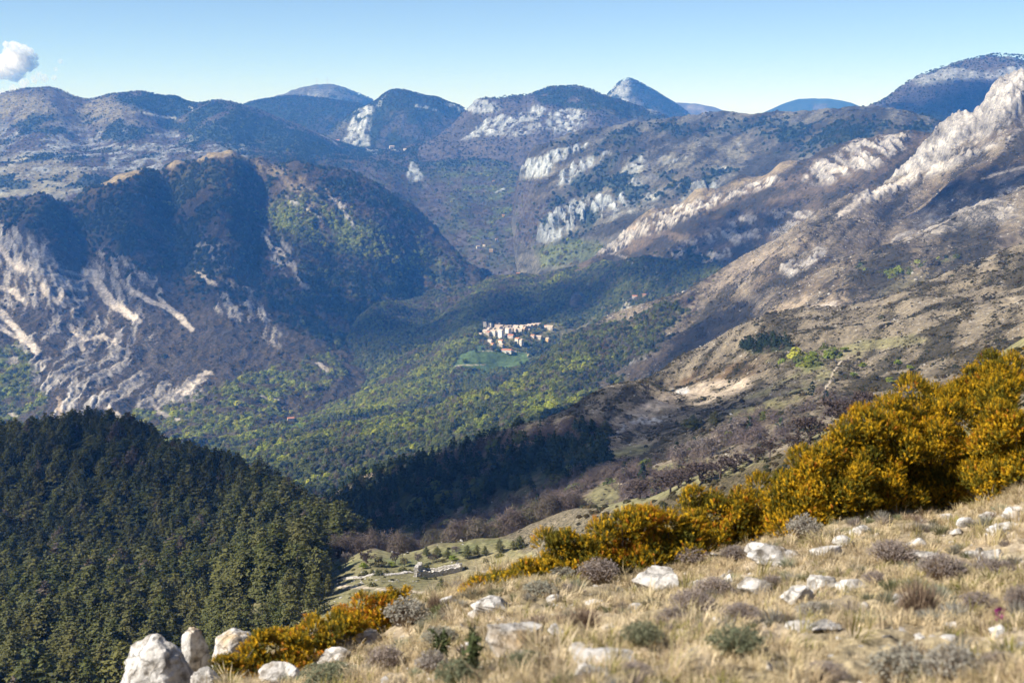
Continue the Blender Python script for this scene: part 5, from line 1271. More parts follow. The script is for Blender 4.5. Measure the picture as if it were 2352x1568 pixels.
def stem_dome(rng, stems=260, h=1.0, w=0.6, leaf=0.0, wid=0.008, flop=0.5):
    """low shrub of many fine stems fanning from the root; one unit high"""
    V = []; F = []
    for k in range(stems):
        th = rng.uniform(0, 6.28); q = math.sqrt(rng.uniform(0, 1))
        tip = np.array([math.cos(th) * q * w, math.sin(th) * q * w, h * (1 - 0.45 * q * q) * rng.uniform(0.65, 1.08)])
        b = np.array([math.cos(th) * q * w * 0.25, math.sin(th) * q * w * 0.25, -0.04])
        m = b * 0.4 + tip * 0.6 + np.array([0, 0, 0.06 * flop]) + rng.normal(0, 0.03, 3)
        s = np.cross(tip - b, rng.normal(size=3)); s = s / (np.linalg.norm(s) + 1e-9) * wid * rng.uniform(0.7, 1.4)
        n = len(V); V += [b - s * 0.5, b + s * 0.5, m + s, m - s, tip]; F += [[n, n + 1, n + 2, n + 3], [n + 3, n + 2, n + 4]]
    return np.array(V), F
def leafy_tips(rng, V, every=5, size=0.05):
    tips = V[4::every]
    C = np.repeat(tips, 4, 0) + rng.normal(0, 0.045, (len(tips) * 4, 3)) - np.array([0, 0, 0.04])
    return quad_cloud(C, np.tile([0, 0, 1.0], (len(C), 1)), size, rng, 0.35, 0.9)
M_grey = leaf_mat("grey_leaf", (0.27, 0.26, 0.20), (0.34, 0.30, 0.27), 0.2)
M_lav = leaf_mat("lavender_leaf", (0.20, 0.17, 0.155), (0.29, 0.24, 0.21), 0.2)
M_green = leaf_mat("greygreen_leaf", (0.13, 0.145, 0.085), (0.18, 0.18, 0.11), 0.2)
M_brown = leaf_mat("brown_stem", (0.26, 0.19, 0.13), (0.20, 0.14, 0.10), 0.1)
KINDS = {}
for nm, m, st, wd, fl in (("grey", M_grey, 330, 0.7, 0.5), ("lavender", M_lav, 420, 0.65, 0.2), ("green", M_green, 300, 0.75, 0.6), ("twig", M_brown, 420, 0.6, 0.1)):
    KINDS[nm] = []
    for _ in range(2):
        V, F = stem_dome(rg, st, 1.0, wd, 0, 0.007 if nm == "twig" else 0.010, fl)
        tv, tf = leafy_tips(rg, V, 5, 0.055 if nm != "lavender" else 0.04)
        KINDS[nm].append((mesh_np("stems", V, F, M_brown if nm != "green" else m), mesh_np("leaves", tv, tf, m) if nm != "twig" else None))
def small_shrub(u, v, w, h, kind, label, i):
    p = near.hit(u, v)
    st, lv = KINDS[kind][i % 2]
    e = empty("cushion_shrub" if kind != "twig" else "twiggy_shrub", p)
    W, Hh = scaled(w, p), scaled(h, p)
    e.scale = (W / 1.4, W / 1.4, Hh); e.rotation_euler = (0, 0, i * 1.7)
    obj("stems", st, e)
    if lv: obj("leaves", lv, e)
    return tag(e, label, "shrub", "low shrubs on the near slope")
SHRUBS = [
    (1240, 1368, 84, 36, "grey", "grey cushion shrub on the crest right of the long pale rock"), (1375, 1338, 110, 62, "lavender", "grey-purple shrub under the left end of the right hedge"), (1846, 1236, 84, 58, "grey", "round pale grey cushion shrub right under the hedge"), (935, 1432, 112, 62, "grey", "grey shrub right of the orange-tipped bush"),
    (1000, 1405, 60, 56, "twig", "brown twiggy shrub on the crest at the notch"), (885, 1540, 96, 66, "lavender", "grey-purple shrub below the pale slab"), (760, 1572, 150, 48, "green", "dark green shrub at the bottom edge left of centre"), (1010, 1480, 90, 44, "grey", "grey shrub left of the cracked white rock"),
    (1340, 1440, 140, 56, "twig", "dark brown twiggy shrub right of the cracked white rock"), (1210, 1535, 90, 44, "green", "grey-green shrub below the cracked white rock"), (1475, 1480, 96, 60, "green", "grey-green shrub between the slabs and the brown grass"), (1690, 1500, 130, 70, "green", "leafy grey-green shrub in the lower middle"),
    (1590, 1410, 120, 60, "lavender", "grey-purple shrub below the lumpy white rock"), (1545, 1440, 90, 50, "lavender", "purplish shrub, lower one below the lumpy rock"), (1640, 1372, 110, 48, "lavender", "purplish shrub between the lumpy and the two-lobed rock"), (2050, 1290, 130, 52, "lavender", "dark lavender shrub below the row of white rocks"),
    (2160, 1330, 120, 64, "lavender", "brown-grey lavender shrub in the right grass"), (2110, 1420, 150, 120, "twig", "tall brown twiggy shrub in the right half"), (2290, 1330, 100, 50, "lavender", "grey lavender shrub near the right edge"), (2250, 1410, 110, 56, "lavender", "grey lavender shrub left of the purple flower"), (2345, 1400, 90, 60, "lavender", "dark lavender shrub at the right edge"),
    (2070, 1575, 160, 100, "grey", "pale grey shrub at the bottom edge right of centre"), (2190, 1568, 150, 96, "grey", "pale grey shrub at the bottom edge, right neighbour of the other"), (2300, 1540, 110, 50, "lavender", "grey shrub at the lower right corner"), (1775, 1352, 60, 34, "lavender", "small purplish shrub right of the two-lobed rock"), (2042, 1165, 70, 40, "grey", "grey shrub at the foot of the tall hedge"),
    (1964, 1160, 30, 34, "grey", "small grey tuft at the foot of the hedge"), (2095, 1152, 60, 56, "green", "green rushy tuft at the foot of the tall hedge"), (1590, 1290, 90, 34, "lavender", "grey shrub under the ragged rusty bush"), (1690, 1285, 80, 34, "lavender", "grey shrub under the hedge left of the large white rock"), (1700, 1420, 110, 34, "lavender", "low grey shrub left of the flat pink-white stone"),
    (1450, 1560, 120, 40, "lavender", "grey shrub at the bottom edge right of the flat slabs"), (1060, 1575, 120, 70, "green", "spiky green plant at the bottom edge in the middle"), (990, 1540, 80, 50, "grey", "grey shrub left of the spiky green plant"), (690, 1545, 70, 30, "grey", "small grey shrub right of the ledge by the left bush"), (1290, 1330, 70, 30, "grey", "small grey shrub at the foot of the dark golden bush"),
    (1900, 1560, 120, 40, "lavender", "brown-grey shrub at the bottom edge in the right half"), (1870, 1410, 90, 26, "grey", "low grey shrub under the long split rock"), (2010, 1340, 70, 30, "lavender", "small lavender shrub left of the tall brown twigs"), (330, 1590, 60, 40, "twig", "dry twigs at the foot of the big slanted boulder")]
for i, (u, v, w, h, k, lab) in enumerate(SHRUBS):
    small_shrub(u, v, w, h, k, lab, i)

HERB = proto("herb", [(stem_dome(rg, 130, 1.0, 0.9, 0, 0.016, 0.5), M_grass)])
rng = np.random.default_rng(960)
P = seed_points(near, ones_ * np.clip(0.15 + 1.5 * fbm(near.X / 1.1, near.Y / 1.1, 4, 91), 0, 1.2), 0.16, rng, 0.1)
n = len(P); hh = 0.05 * np.clip(rng.lognormal(0, 0.35, n), 0.5, 1.8)
stand("low_herbs", P, upright(n, rng, 0.15), hh[:, None] * np.array([[1.2, 1.2, 1.0]]), tints(n, rng, (0.30, 0.28, 0.24), (0.24, 0.20, 0.18), (0.22, 0.23, 0.15), (0.28, 0.20, 0.14), (0.16, 0.17, 0.08)), HERB, "low grey and brown herbs among the dry grass")
# spurge with dark upright stems, orchid
M_spurge = simple_mat("spurge_leaf", (0.07, 0.09, 0.03), scale=20)
M_orchid = simple_mat("orchid_petal", (0.25, 0.02, 0.14), scale=30)
def spiky_plant(u, v, h, label, seed):
    p = near.hit(u, v); rng_ = np.random.default_rng(seed); Hh = scaled(h, p)
    e = empty("spurge_plant", p)
    for k in range(5):
        th = rng_.uniform(0, 6.28); tip = np.array([math.cos(th) * 0.28, math.sin(th) * 0.28, 1.0]) * Hh * rng_.uniform(0.6, 1.0)
        st, f = tube([(0, 0, -0.02), tip * 0.55 + [0, 0, 0.01], tip], [0.006, 0.005, 0.003], 5)
        o = obj("stem", mesh_np("stem", st, f, M_spurge), e)
        m = 60; q = rng_.uniform(0.25, 1.05, m)[:, None]
        V, F = quad_cloud(tip * q + rng_.normal(0, 0.012, (m, 3)), rng_.normal(size=(m, 3)), 0.022, rng_, 0.22, 0.2)
        obj("leaves", mesh_np("leaves", V, F, M_spurge), o)
    return tag(e, label, "plant")
spiky_plant(1078, 1558, 118, "dark spurge with upright leafy stems at the bottom centre", 5)
spiky_plant(1020, 1530, 90, "smaller dark spurge left of the upright one", 6)
def orchid(u, v):
    p = near.hit(u, v); e = empty("orchid", p); rng_ = np.random.default_rng(4); Hh = scaled(62, p)
    st, f = tube([(0, 0, -0.01), (0.004, 0, Hh * 0.5), (0, 0, Hh)], [0.003, 0.0025, 0.001], 5); obj("stem", mesh_np("stem", st, f, M_spurge), e)
    m = 70; z = rng_.uniform(0.5, 1.02, m)
    C = np.stack([rng_.normal(0, 0.008, m), rng_.normal(0, 0.008, m), z * Hh], 1)
    V, F = quad_cloud(C, rng_.normal(size=(m, 3)), 0.007, rng_, 0.7, 0.2); obj("flower", mesh_np("flower", V, F, M_orchid), e)
    tag(e, "single purple orchid flower standing in the dry grass near the right edge", "flower")
orchid(2292, 1452)
# ------------------------------------------------------------------ meadow, bare trees, village
M_leafy_g = leaf_mat("fresh_leaf", (0.20, 0.25, 0.03), (0.24, 0.27, 0.05), 0.3)
M_leafy_o = leaf_mat("olive_leaf", (0.13, 0.12, 0.05), (0.16, 0.14, 0.06), 0.2)
M_bare = simple_mat("bare_branch", (0.13, 0.095, 0.085), scale=6)
M_bare_l = simple_mat("pale_branch", (0.30, 0.25, 0.215), scale=6)
M_shrub = leaf_mat("shrub_leaf", (0.06, 0.065, 0.02), (0.10, 0.085, 0.02), 0.1)
LEAFY_ME = []; BARE_ME = []; OLIVE_ME = []; BUSH_ME = []; PALE_ME = []
for k in range(2):
    c_, t_ = leafy_parts(rg, 10, 520, 0.05)
    LEAFY_ME.append((("crown", mesh_np("crown", c_[0], c_[1], M_leafy_g)), ("trunk", mesh_np("trunk", t_[0], t_[1], M_bark))))
    OLIVE_ME.append((("crown", mesh_np("crown", c_[0], c_[1], M_leafy_o)), ("trunk", LEAFY_ME[-1][1][1])))
    w_, tw_ = branch_parts(rg, 4)
    BARE_ME.append((("trunk", mesh_np("trunk", w_[0], w_[1], M_bare)), ("twigs", mesh_np("twigs", tw_[0], tw_[1], M_bare))))
    PALE_ME.append((("trunk", mesh_np("trunk", w_[0], w_[1], M_bare_l)), ("twigs", mesh_np("twigs", tw_[0], tw_[1], M_bare_l))))
    V, F = clump_parts(rg, 330, 0.085, 0.55, 0.85)
    w_, f_ = tube([(0, 0, -0.1), (0.02, 0, 0.5)], [0.03, 0.01], 4)
    BUSH_ME.append((("foliage", mesh_np("foliage", V, F, M_shrub)), ("stem", mesh_np("stem", w_, f_, M_bark))))
PINES = [(("crown", a), ("trunk", b)) for a, b in PINE_ME]
def crop5(cx, cy): return (1200 + cx / 2.613) * 0.5742, (2050 + cy / 2.613) * 0.5742
def place(name, u, v, w, h, meshes, label, cat, group=None, land=bench, wide=0.84, i=0):
    p = land.hit(u, v)
    return plant(name, p - np.array([0, 0, 0.1]), scaled(h, p), scaled(w, p) / wide, meshes, i * 2.1, label, cat, group)
def p5(name, cx, cy, w, h, meshes, label, cat, group=None, wide=0.84, i=0):
    u, v = crop5(cx, cy)
    return place(name, u, v, w / 2.613 * 0.5742, h / 2.613 * 0.5742, meshes, label, cat, group, wide=wide, i=i)
G1 = "trees along the far edge of the meadow"
p5("young_tree", 420, 612, 84, 96, LEAFY_ME[0], "small bright green tree standing alone at the left of the meadow", "tree", G1, i=1)
p5("young_tree", 660, 578, 132, 98, LEAFY_ME[1], "low yellow-green tree at the meadow edge, left one of two", "tree", G1, i=2)
p5("young_tree", 960, 566, 112, 84, LEAFY_ME[0], "low yellow-green tree at the meadow edge, right one of two", "tree", G1, i=3)
p5("young_tree", 1610, 495, 112, 80, LEAFY_ME[1], "yellow-green tree in front of the dark pines at the meadow edge", "tree", G1, i=4)
p5("young_tree", 1490, 518, 92, 66, OLIVE_ME[0], "dull green bushy tree left of the pines at the meadow edge", "tree", G1, i=5)
for i, (cx, cy, w, h, m, lab) in enumerate([
    (190, 575, 130, 170, PALE_ME[0], "pale leafless tree nearest the pine forest"), (330, 585, 170, 190, PALE_ME[1], "pale leafless tree, second from the pine forest"), (480, 580, 170, 200, PALE_ME[0], "wide pale leafless tree left of the purple one"), (690, 560, 220, 190, BARE_ME[1], "wide purple-brown leafless tree behind the yellow-green trees"),
    (850, 565, 170, 170, OLIVE_ME[1], "olive-brown tree between the two yellow-green trees"), (1000, 540, 150, 160, BARE_ME[0], "purple-brown leafless tree right of the olive tree"), (1090, 560, 150, 140, OLIVE_ME[0], "olive-brown tree right of the yellow-green pair"), (1240, 545, 110, 160, PALE_ME[1], "slim grey leafless tree left of the dark pines"), (1390, 520, 140, 110, BARE_ME[1], "low leafless tree before the dark pines"), (1630, 430, 120, 100, PALE_ME[0], "pale leafless tree rising above the dark pines")]):
    p5("leafless_tree" if m not in OLIVE_ME else "olive_tree", cx, cy, w, h, m, lab + " at the meadow", "tree", G1, i=i, wide=0.95)
for i, (cx, cy, w, h, lab) in enumerate([
    (1320, 450, 110, 110, "dark pine, leftmost of the row at the meadow's far edge"), (1430, 465, 140, 125, "broad dark pine, second of the row at the meadow's far edge"), (1540, 470, 110, 100, "dark pine, third of the row at the meadow's far edge"), (1750, 475, 150, 150, "tall broad dark pine in the middle of the row"), (1850, 455, 110, 130, "dark pine right of the tall broad one"), (1935, 445, 100, 110, "small dark pine near the right end of the row"),
    (2085, 415, 150, 155, "round dark pine standing apart on the meadow crest"), (2300, 375, 170, 150, "dark pine on the crest beside the hedge"), (2230, 385, 110, 110, "small dark pine left of the one beside the hedge"), (1480, 832, 150, 165, "lone dark pine in the meadow below the ruin"), (300, 870, 150, 250, "tall pine at the forest corner by the track"), (90, 850, 200, 330, "tall pine at the forest edge left of the corner pine"), (200, 930, 170, 260, "pine in front of the forest corner")]):
    p5("pine_tree", cx, cy, w, h, PINES[i % 4], lab, "pine tree", "pines around the meadow", wide=0.7, i=i)
for i, (cx, cy, w, h, lab) in enumerate([
    (680, 645, 76, 62, "round dark shrub at the left end of the shrub row"), (755, 642, 60, 72, "dark shrub, second of the row left of the ruin"), (822, 648, 104, 72, "wide dark green shrub in the middle of the row"), (905, 642, 70, 72, "golden-green shrub at the right end of the row"), (1070, 612, 110, 54, "low wide dark shrub left of the ruin"), (1145, 612, 50, 40, "small dark shrub touching the low wide one"), (1290, 592, 62, 54, "dark shrub inside the ruin at left"), (1332, 588, 54, 66, "golden shrub inside the ruin"),
    (415, 692, 44, 44, "small dark shrub, left one on the rubble wall"), (475, 672, 42, 38, "small dark shrub, second on the rubble wall"), (622, 672, 46, 52, "dark shrub, third on the rubble wall"), (976, 640, 38, 38, "small shrub right of the row on the rubble wall"), (1415, 695, 42, 46, "dark shrub at the foot of the ruin wall"), (1940, 518, 74, 60, "dark shrub on the upper meadow"), (1735, 585, 50, 40, "small shrub at the right end of the ruin"), (1640, 525, 34, 30, "small golden shrub above the ruin"), (1600, 825, 90, 66, "ragged shrub right of the lone pine"), (2090, 460, 120, 46, "low shrub band on the crest right of the meadow"),
    (1300, 690, 80, 40, "low brown shrub in front of the ruin"), (1380, 640, 90, 36, "low green shrub inside the ruin"), (760, 770, 110, 60, "grey-green shrub behind the orange bush tips"), (940, 790, 80, 60, "thin grey-green shrub on the meadow by the track"), (230, 610, 50, 40, "small shrub by the forest on the meadow"), (560, 605, 50, 34, "small shrub in front of the leafless trees")]):
    p5("meadow_shrub", cx, cy, w, h, BUSH_ME[i % 2], lab, "shrub", "shrubs in the meadow", wide=1.1, i=i)

# ruined sheepfold and rubble wall
M_wall = simple_mat("ruin_stone", (0.58, 0.545, 0.50), scale=2.2, bump=0.25, rgb2=(0.17, 0.15, 0.125), detail=12)
def rough_wall(a, b, h0, h1, thick, seed, seg=26):
    a = np.array(a, float); b = np.array(b, float)
    rng_ = np.random.default_rng(seed); V = []; F = []
    d = (b - a); d2 = d / np.linalg.norm(d); nrm = np.array([-d2[1], d2[0]])
    rows = 5
    for i in range(seg + 1):
        q = i / seg; c = a + d * q
        g = float(bench.z(c[0], c[1]))
        h = (h0 + (h1 - h0) * q) * (1 + 0.25 * float(fbm(np.array([q * 7.0 + seed]), np.array([1.3]), 4, seed)[0]) + rng_.normal(0, 0.05))
        for side in (-1, 1):
            for r in range(rows + 1):
                w = thick * 0.5 * (1 - 0.25 * r / rows) * side + rng_.normal(0, 0.05)
                V.append((c[0] + nrm[0] * w, c[1] + nrm[1] * w, g - 0.4 + (h + 0.4) * r / rows + rng_.normal(0, 0.03)))
    k = 2 * (rows + 1)
    for i in range(seg):
        for s in range(k - 1):
            if s == rows: 
                continue
            F.append([i * k + s, (i + 1) * k + s, (i + 1) * k + s + 1, i * k + s + 1])
        F.append([i * k + rows, (i + 1) * k + rows, (i + 1) * k + k - 1, i * k + k - 1])
    for e in (0, seg):
        for r in range(rows):
            F.append([e * k + r, e * k + r + 1, e * k + rows + 2 + r, e * k + rows + 1 + r])
    return np.array(V), F
c0 = bench.hit(*crop5(1215, 670)); c1 = bench.hit(*crop5(1685, 605)); c2 = bench.hit(*crop5(1640, 575)); c3 = bench.hit(*crop5(1260, 612))
ruin = empty("ruined_sheepfold", c0)
def ruin_wall(a, b, h0, h1, seed, th=0.9):
    V, F = rough_wall(a[:2], b[:2], h0, h1, th, seed); V = V - np.array(c0)
    obj("wall", mesh_np("wall", V, F, M_wall), ruin)
ruin_wall(c0, c1, 1.9, 1.5, 3); ruin_wall(c1, c2, 2.0, 1.6, 4); ruin_wall(c2, c3, 1.2, 1.0, 5); ruin_wall(c3, c0, 2.6, 3.2, 6, 1.6)
tag(ruin, "ruined roofless stone sheepfold with low walls in the meadow", "ruin")
r0 = bench.hit(*crop5(400, 700)); r1 = bench.hit(*crop5(640, 680)); r2 = bench.hit(*crop5(930, 650)); r3 = bench.hit(*crop5(1170, 625))
wl = empty("rubble_wall", r0)
for a, b, sd in ((r0, r1, 11), (r1, r2, 12), (r2, r3, 13)):
    V, F = rough_wall(a[:2], b[:2], 0.25, 0.35, 2.0, sd); obj("stone_bank", mesh_np("stone_bank", V - r0, F, M_wall), wl)
tag(wl, "low collapsed rubble wall running left from the ruin", "wall")
rng = np.random.default_rng(77)
mk = np.clip(fbm(bench.X / 14, bench.Y / 14, 3, 9) * 1.2, 0, 1) * ((bench.U > 720) & (bench.U < 1330) & (bench.V < 1390) & (bench.V > 1215))
P = seed_points(bench, mk, 4.0, rng, 0.3)
sc = 0.28 * rng.lognormal(0, 0.5, len(P)); stand("meadow_stones", P, upright(len(P), rng, 0.3), sc[:, None] * np.array([[1.2, 1, 0.8]]), tints(len(P), rng, (0.5, 0.47, 0.43)), stones_small, "white stones strewn over the meadow")
P = seed_points(bench, mk * 0.9, 3.6, rng, 0.3)
stand("meadow_tussocks", P, upright(len(P), rng), rng.uniform(0.3, 0.9, (len(P), 1)) * np.array([[1.2, 1.2, 0.7]]), tints(len(P), rng, *SHRUB, (0.14, 0.12, 0.05)), shrub_clump, "tiny tussocks dotted over the meadow")

# leafless woods behind the meadow and on the near right slope
rng = np.random.default_rng(88)
bm_ = bench.cov[..., 5] * ((bench.U > 700) & (bench.U < 1300))
uu = rng.uniform(700, 1340, 560); dd = rng.uniform(450, 540, 560)
xx = (uu - CU) / FPX * dd / math.cos(PITCH) * 0.97
P = np.stack([xx, dd, bench.z(xx, dd)], 1)
stand("bare_wood", P, upright(len(P), rng), sizes(len(P), rng, 6, 10.5, (0.9, 1.3)), tints(len(P), rng, *BARE, (0.10, 0.095, 0.05)), proto("thicket_crown", [(clump_parts(rg, 650, 0.10, 0.5, 0.85, True, 0.14), M_leaf), (tube([(0, 0, -0.05), (0, 0, 0.6)], [0.02, 0.006], 4), M_bark)]), "leafless brown woods behind the meadow")
P = seed_points(bench, (np.abs(bench.V - (1338 - 0.055 * (bench.U - 770))) < 9) * ((bench.U > 765) & (bench.U < 960)) * 1.0, 2.2, rng, 0.3)
sc = 0.3 * rng.lognormal(0, 0.4, len(P)); stand("wall_rubble", P, upright(len(P), rng, 0.4), sc[:, None] * np.array([[1.2, 1, 0.8]]), tints(len(P), rng, (0.5, 0.47, 0.43)), stones_small, "tumbled stones of the rubble wall")
P = seed_points(bench, bench.cov[..., 6] * ((bench.U > 1330) & (bench.U < 2400)), 3.2, rng, 1)
stand("dark_scrub", P, upright(len(P), rng), rng.uniform(0.6, 1.6, (len(P), 1)) * np.array([[1.2, 1.2, 0.8]]), tints(len(P), rng, *SHRUB), shrub_clump, "dark scrub on the slope behind the hedge")
BT = [(1858, 1022, 96, 92, "large dark leafless tree above the hedge, left of the largest"), (1930, 985, 120, 100, "largest dark leafless tree above the hedge"), (1985, 955, 90, 90, "dark leafless tree behind the hedge, right of the largest"), (1768, 1052, 62, 62, "dark leafless tree, third from the largest above the hedge"), (1735, 1062, 56, 50, "small leafless tree left of the third dark one"),
      (1690, 1082, 90, 60, "dark leafless thicket tree above the rusty hedge"), (1610, 1112, 110, 70, "dark purple leafless tree just above the rusty bush"), (1540, 1132, 110, 66, "dark purple leafless tree above the round bush"), (1470, 1145, 90, 56, "dark purple leafless tree at the left end of the thicket"), (1830, 1040, 80, 60, "dark leafless tree in front of the large ones"), (1560, 1120, 90, 60, "dark purple leafless tree in the middle of the thicket"), (1655, 1098, 90, 64, "dark purple leafless tree at the right of the thicket")]
for i, (u, v, w, h, lab) in enumerate(BT):
    place("leafless_tree", u, v, w * 0.85, h * 0.85, BARE_ME[i % 2], lab, "tree", "dark leafless trees behind the hedge", wide=0.8, i=i)
BB = [(1632, 1048, 56, 52, "leafless tree in the sunny bowl beside the pale field"), (1560, 1062, 46, 44, "leafless tree left of the field in the bowl"), (1700, 1000, 60, 46, "leafless tree above the dark ones in the bowl"), (1665, 1015, 50, 40, "leafless tree in the middle of the bowl"), (1590, 1045, 44, 40, "small leafless tree in the bowl")]
for i, (u, v, w, h, lab) in enumerate(BB):
    place("leafless_tree", u, v, w, h, PALE_ME[i % 2], lab, "tree", "pale leafless trees in the bowl", land=bowl, wide=0.8, i=i)
BP = [(1590, 985, 60, 34, "dark pine clump in the bowl"), (1640, 975, 44, 32, "dark pine right of the clump in the bowl"), (1390, 1000, 50, 36, "dark pine at the shoulder of the wooded spur"), (1335, 985, 44, 30, "dark pine on the crest of the spur's shoulder"), (1060, 1052, 24, 34, "single tall pine breaking the skyline of the dark spur"), (830, 1118, 34, 30, "pine on the skyline of the dark spur, left"), (870, 1104, 30, 28, "pine on the skyline of the dark spur, right of the left one")]
for i, (u, v, w, h, lab) in enumerate(BP):
    place("pine_tree", u, v, w, h, PINES[i % 4], lab, "pine tree", "pines of the bowl and the spur", land=bowl, wide=0.7, i=i)
YG = [(1868, 820, 22, 16, "bright yellow-green tree by the upper track"), (1905, 818, 24, 18, "bright green tree beside the upper track's trees"), (1940, 808, 18, 14, "small yellow-green tree at the upper field"), (1980, 845, 20, 16, "lone yellow-green tree in the grassy bowl"), (1960, 868, 22, 17, "yellow-green tree right of the track bend"), (2060, 838, 22, 16, "bright green tree on the right of the grassy bowl"), (2090, 850, 18, 14, "small green tree on the far right of the grassy bowl"), (2048, 880, 24, 18, "green tree below the far right ones")]
for i, (u, v, w, h, lab) in enumerate(YG):
    place("young_tree", u, v, w * 1.2, h * 1.2, LEAFY_ME[i % 2], lab, "tree", "green trees in the grassy bowl", land=bowl, i=i)

# ------------------------------------------------------------------ houses
def wallm(nm, rgb): return simple_mat(nm, rgb, scale=0.7, rgb2=tuple(c * 0.75 for c in rgb), detail=5)
WALLS = [wallm("plaster_cream", (0.70, 0.64, 0.55)), wallm("plaster_white", (0.80, 0.76, 0.70)), wallm("stone_grey", (0.42, 0.38, 0.33)), wallm("plaster_ochre", (0.62, 0.42, 0.22)), wallm("plaster_rose", (0.68, 0.57, 0.49))]
ROOFS = [wallm("tiles_pale", (0.52, 0.41, 0.32)), wallm("tiles_red", (0.46, 0.20, 0.12)), wallm("tiles_rose", (0.54, 0.43, 0.37))]
M_win = simple_mat("window_dark", (0.06, 0.06, 0.065), rough=0.3, scale=1)
M_door = simple_mat("door_wood", (0.14, 0.08, 0.05), scale=2)
def prism(x0, x1, y0, y1, z0, z1, ridge):
    o = 0.35
    xa, xb, ya, yb = x0 - o, x1 + o, y0 - o, y1 + o
    ym = (y0 + y1) / 2
    V = np.array([(xa, ya, z1), (xb, ya, z1), (xb, yb, z1), (xa, yb, z1), (xa, ym, z1 + ridge), (xb, ym, z1 + ridge), (xa, ya, z1 - 0.25), (xb, ya, z1 - 0.25), (xb, yb, z1 - 0.25), (xa, yb, z1 - 0.25)])
    F = [[0, 1, 5, 4], [2, 3, 4, 5], [0, 4, 3], [1, 2, 5], [6, 7, 1, 0], [7, 8, 2, 1], [8, 9, 3, 2], [9, 6, 0, 3], [6, 9, 8, 7]]
    return V, F
def box_np(x0, x1, y0, y1, z0, z1):
    V = np.array([(x, y, z) for z in (z0, z1) for y in (y0, y1) for x in (x0, x1)], float)
    return V, [[0, 2, 3, 1], [4, 5, 7, 6], [0, 1, 5, 4], [2, 6, 7, 3], [0, 4, 6, 2], [1, 3, 7, 5]]
def house(name, p, w, h, dep, wm, rm, label, rz=0.0, flat=False, cat="house", group=None, chimney=True, ridge=None):
    e = empty(name, p); e.rotation_euler = (0, 0, rz)
    V, F = box_np(-w / 2, w / 2, -dep / 2, dep / 2, -4.0, h)
    obj("wall", mesh_np("wall", V, F, WALLS[wm]), e)
    if flat:
        V, F = box_np(-w / 2 - 0.2, w / 2 + 0.2, -dep / 2 - 0.2, dep / 2 + 0.2, h, h + 0.5)
    else:
        V, F = prism(-w / 2, w / 2, -dep / 2, dep / 2, 0, h + 0.26, ridge or dep * 0.24)
    ro = obj("roof", mesh_np("roof", V, F, ROOFS[rm]), e)
    if chimney and not flat and w > 6:
        V, F = box_np(w * 0.2, w * 0.2 + 0.8, 0.4, 1.2, h + 0.6, h + dep * 0.24 + 1.4); obj("chimney", mesh_np("chimney", V, F, WALLS[wm]), ro)
    nx = max(1, int(w / 4.0)); nz = max(1, int(h / 3.2))
    for iz in range(nz):
        for ix in range(nx):
            x = -w / 2 + w * (ix + 0.5) / nx; z = 1.3 + iz * 3.1
            if z + 1.3 > h: continue
            V, F = box_np(x - 0.5, x + 0.5, -dep / 2 - 0.04, -dep / 2 + 0.1, z, z + 1.35)
            obj("window", mesh_np("window", V, F, M_win), e)
    V, F = box_np(w * 0.28, w * 0.28 + 1.1, -dep / 2 - 0.05, -dep / 2 + 0.1, -0.2, 2.0)
    if nz > 0 and w > 7: obj("door", mesh_np("door", V, F, M_door), e)
    return tag(e, label, cat, group)
def crop3(cx, cy): return (1750 + cx / 3.92) * 0.5742, (1230 + cy / 3.92) * 0.5742
ORD = ["first", "second", "third", "fourth", "fifth", "sixth", "seventh", "eighth", "ninth", "tenth", "eleventh", "twelfth", "thirteenth", "fourteenth"]
rows = {
    "upper": [(800, 345, 70, 30, 0, 2), (870, 350, 66, 32, 0, 0), (955, 345, 110, 50, 0, 0), (1020, 362, 74, 55, 1, 2), (1085, 330, 72, 50, 0, 0), (1135, 318, 66, 42, 0, 2), (1240, 332, 104, 48, 4, 2), (1330, 322, 84, 42, 0, 0), (1398, 322, 76, 44, 2, 0), (1450, 312, 90, 46, 0, 2), (1512, 302, 100, 42, 3, 0), (1565, 290, 80, 40, 0, 2), (1598, 280, 56, 36, 0, 0)],
    "middle": [(755, 395, 84, 48, 0, 2), (795, 425, 86, 52, 2, 1), (875, 428, 90, 78, 1, 0), (940, 408, 64, 66, 0, 0), (1000, 472, 92, 140, 1, 2), (1112, 442, 92, 130, 1, 0), (1160, 395, 62, 76, 4, 2), (1215, 372, 56, 44, 4, 2), (1290, 378, 96, 46, 0, 2), (1362, 348, 84, 44, 3, 0), (1425, 362, 60, 26, 2, 0)],
    "lower": [(680, 432, 52, 30, 2, 0), (830, 542, 72, 38, 0, 2), (866, 602, 56, 46, 3, 1), (1000, 547, 82, 38, 0, 1), (1003, 602, 76, 32, 2, 0), (1152, 472, 94, 48, 4, 1), (1258, 542, 82, 68, 0, 1), (1300, 572, 90, 80, 0, 0), (1496, 458, 62, 32, 4, 1), (1590, 482, 92, 38, 0, 0), (1732, 528, 66, 56, 3, 0), (1700, 312, 42, 34, 4, 1), (1765, 338, 104, 50, 0, 0)]}
WN = ["cream", "white", "grey stone", "ochre", "rosy"]; RN = ["pale-tiled", "red-tiled", "rose-tiled"]
k = 0
for rown, lst in rows.items():
    lst = sorted(lst)
    for i, (cx, cy, w, h, wm, rm) in enumerate(lst):
        u, v = crop3(cx, cy); p = village_bench.hit(u, v)
        s = p[1] / FPX * 0.5742 / 3.92
        house("village_house", p, w * s, h * s * 0.86, max(6.0, w * s * 0.7), wm, rm, "%s %s house, %s from the left in the village's %s row" % (WN[wm], RN[rm], ORD[i], rown), rz=random.uniform(-0.95, -0.35), group="houses of the hill village")
        k += 1
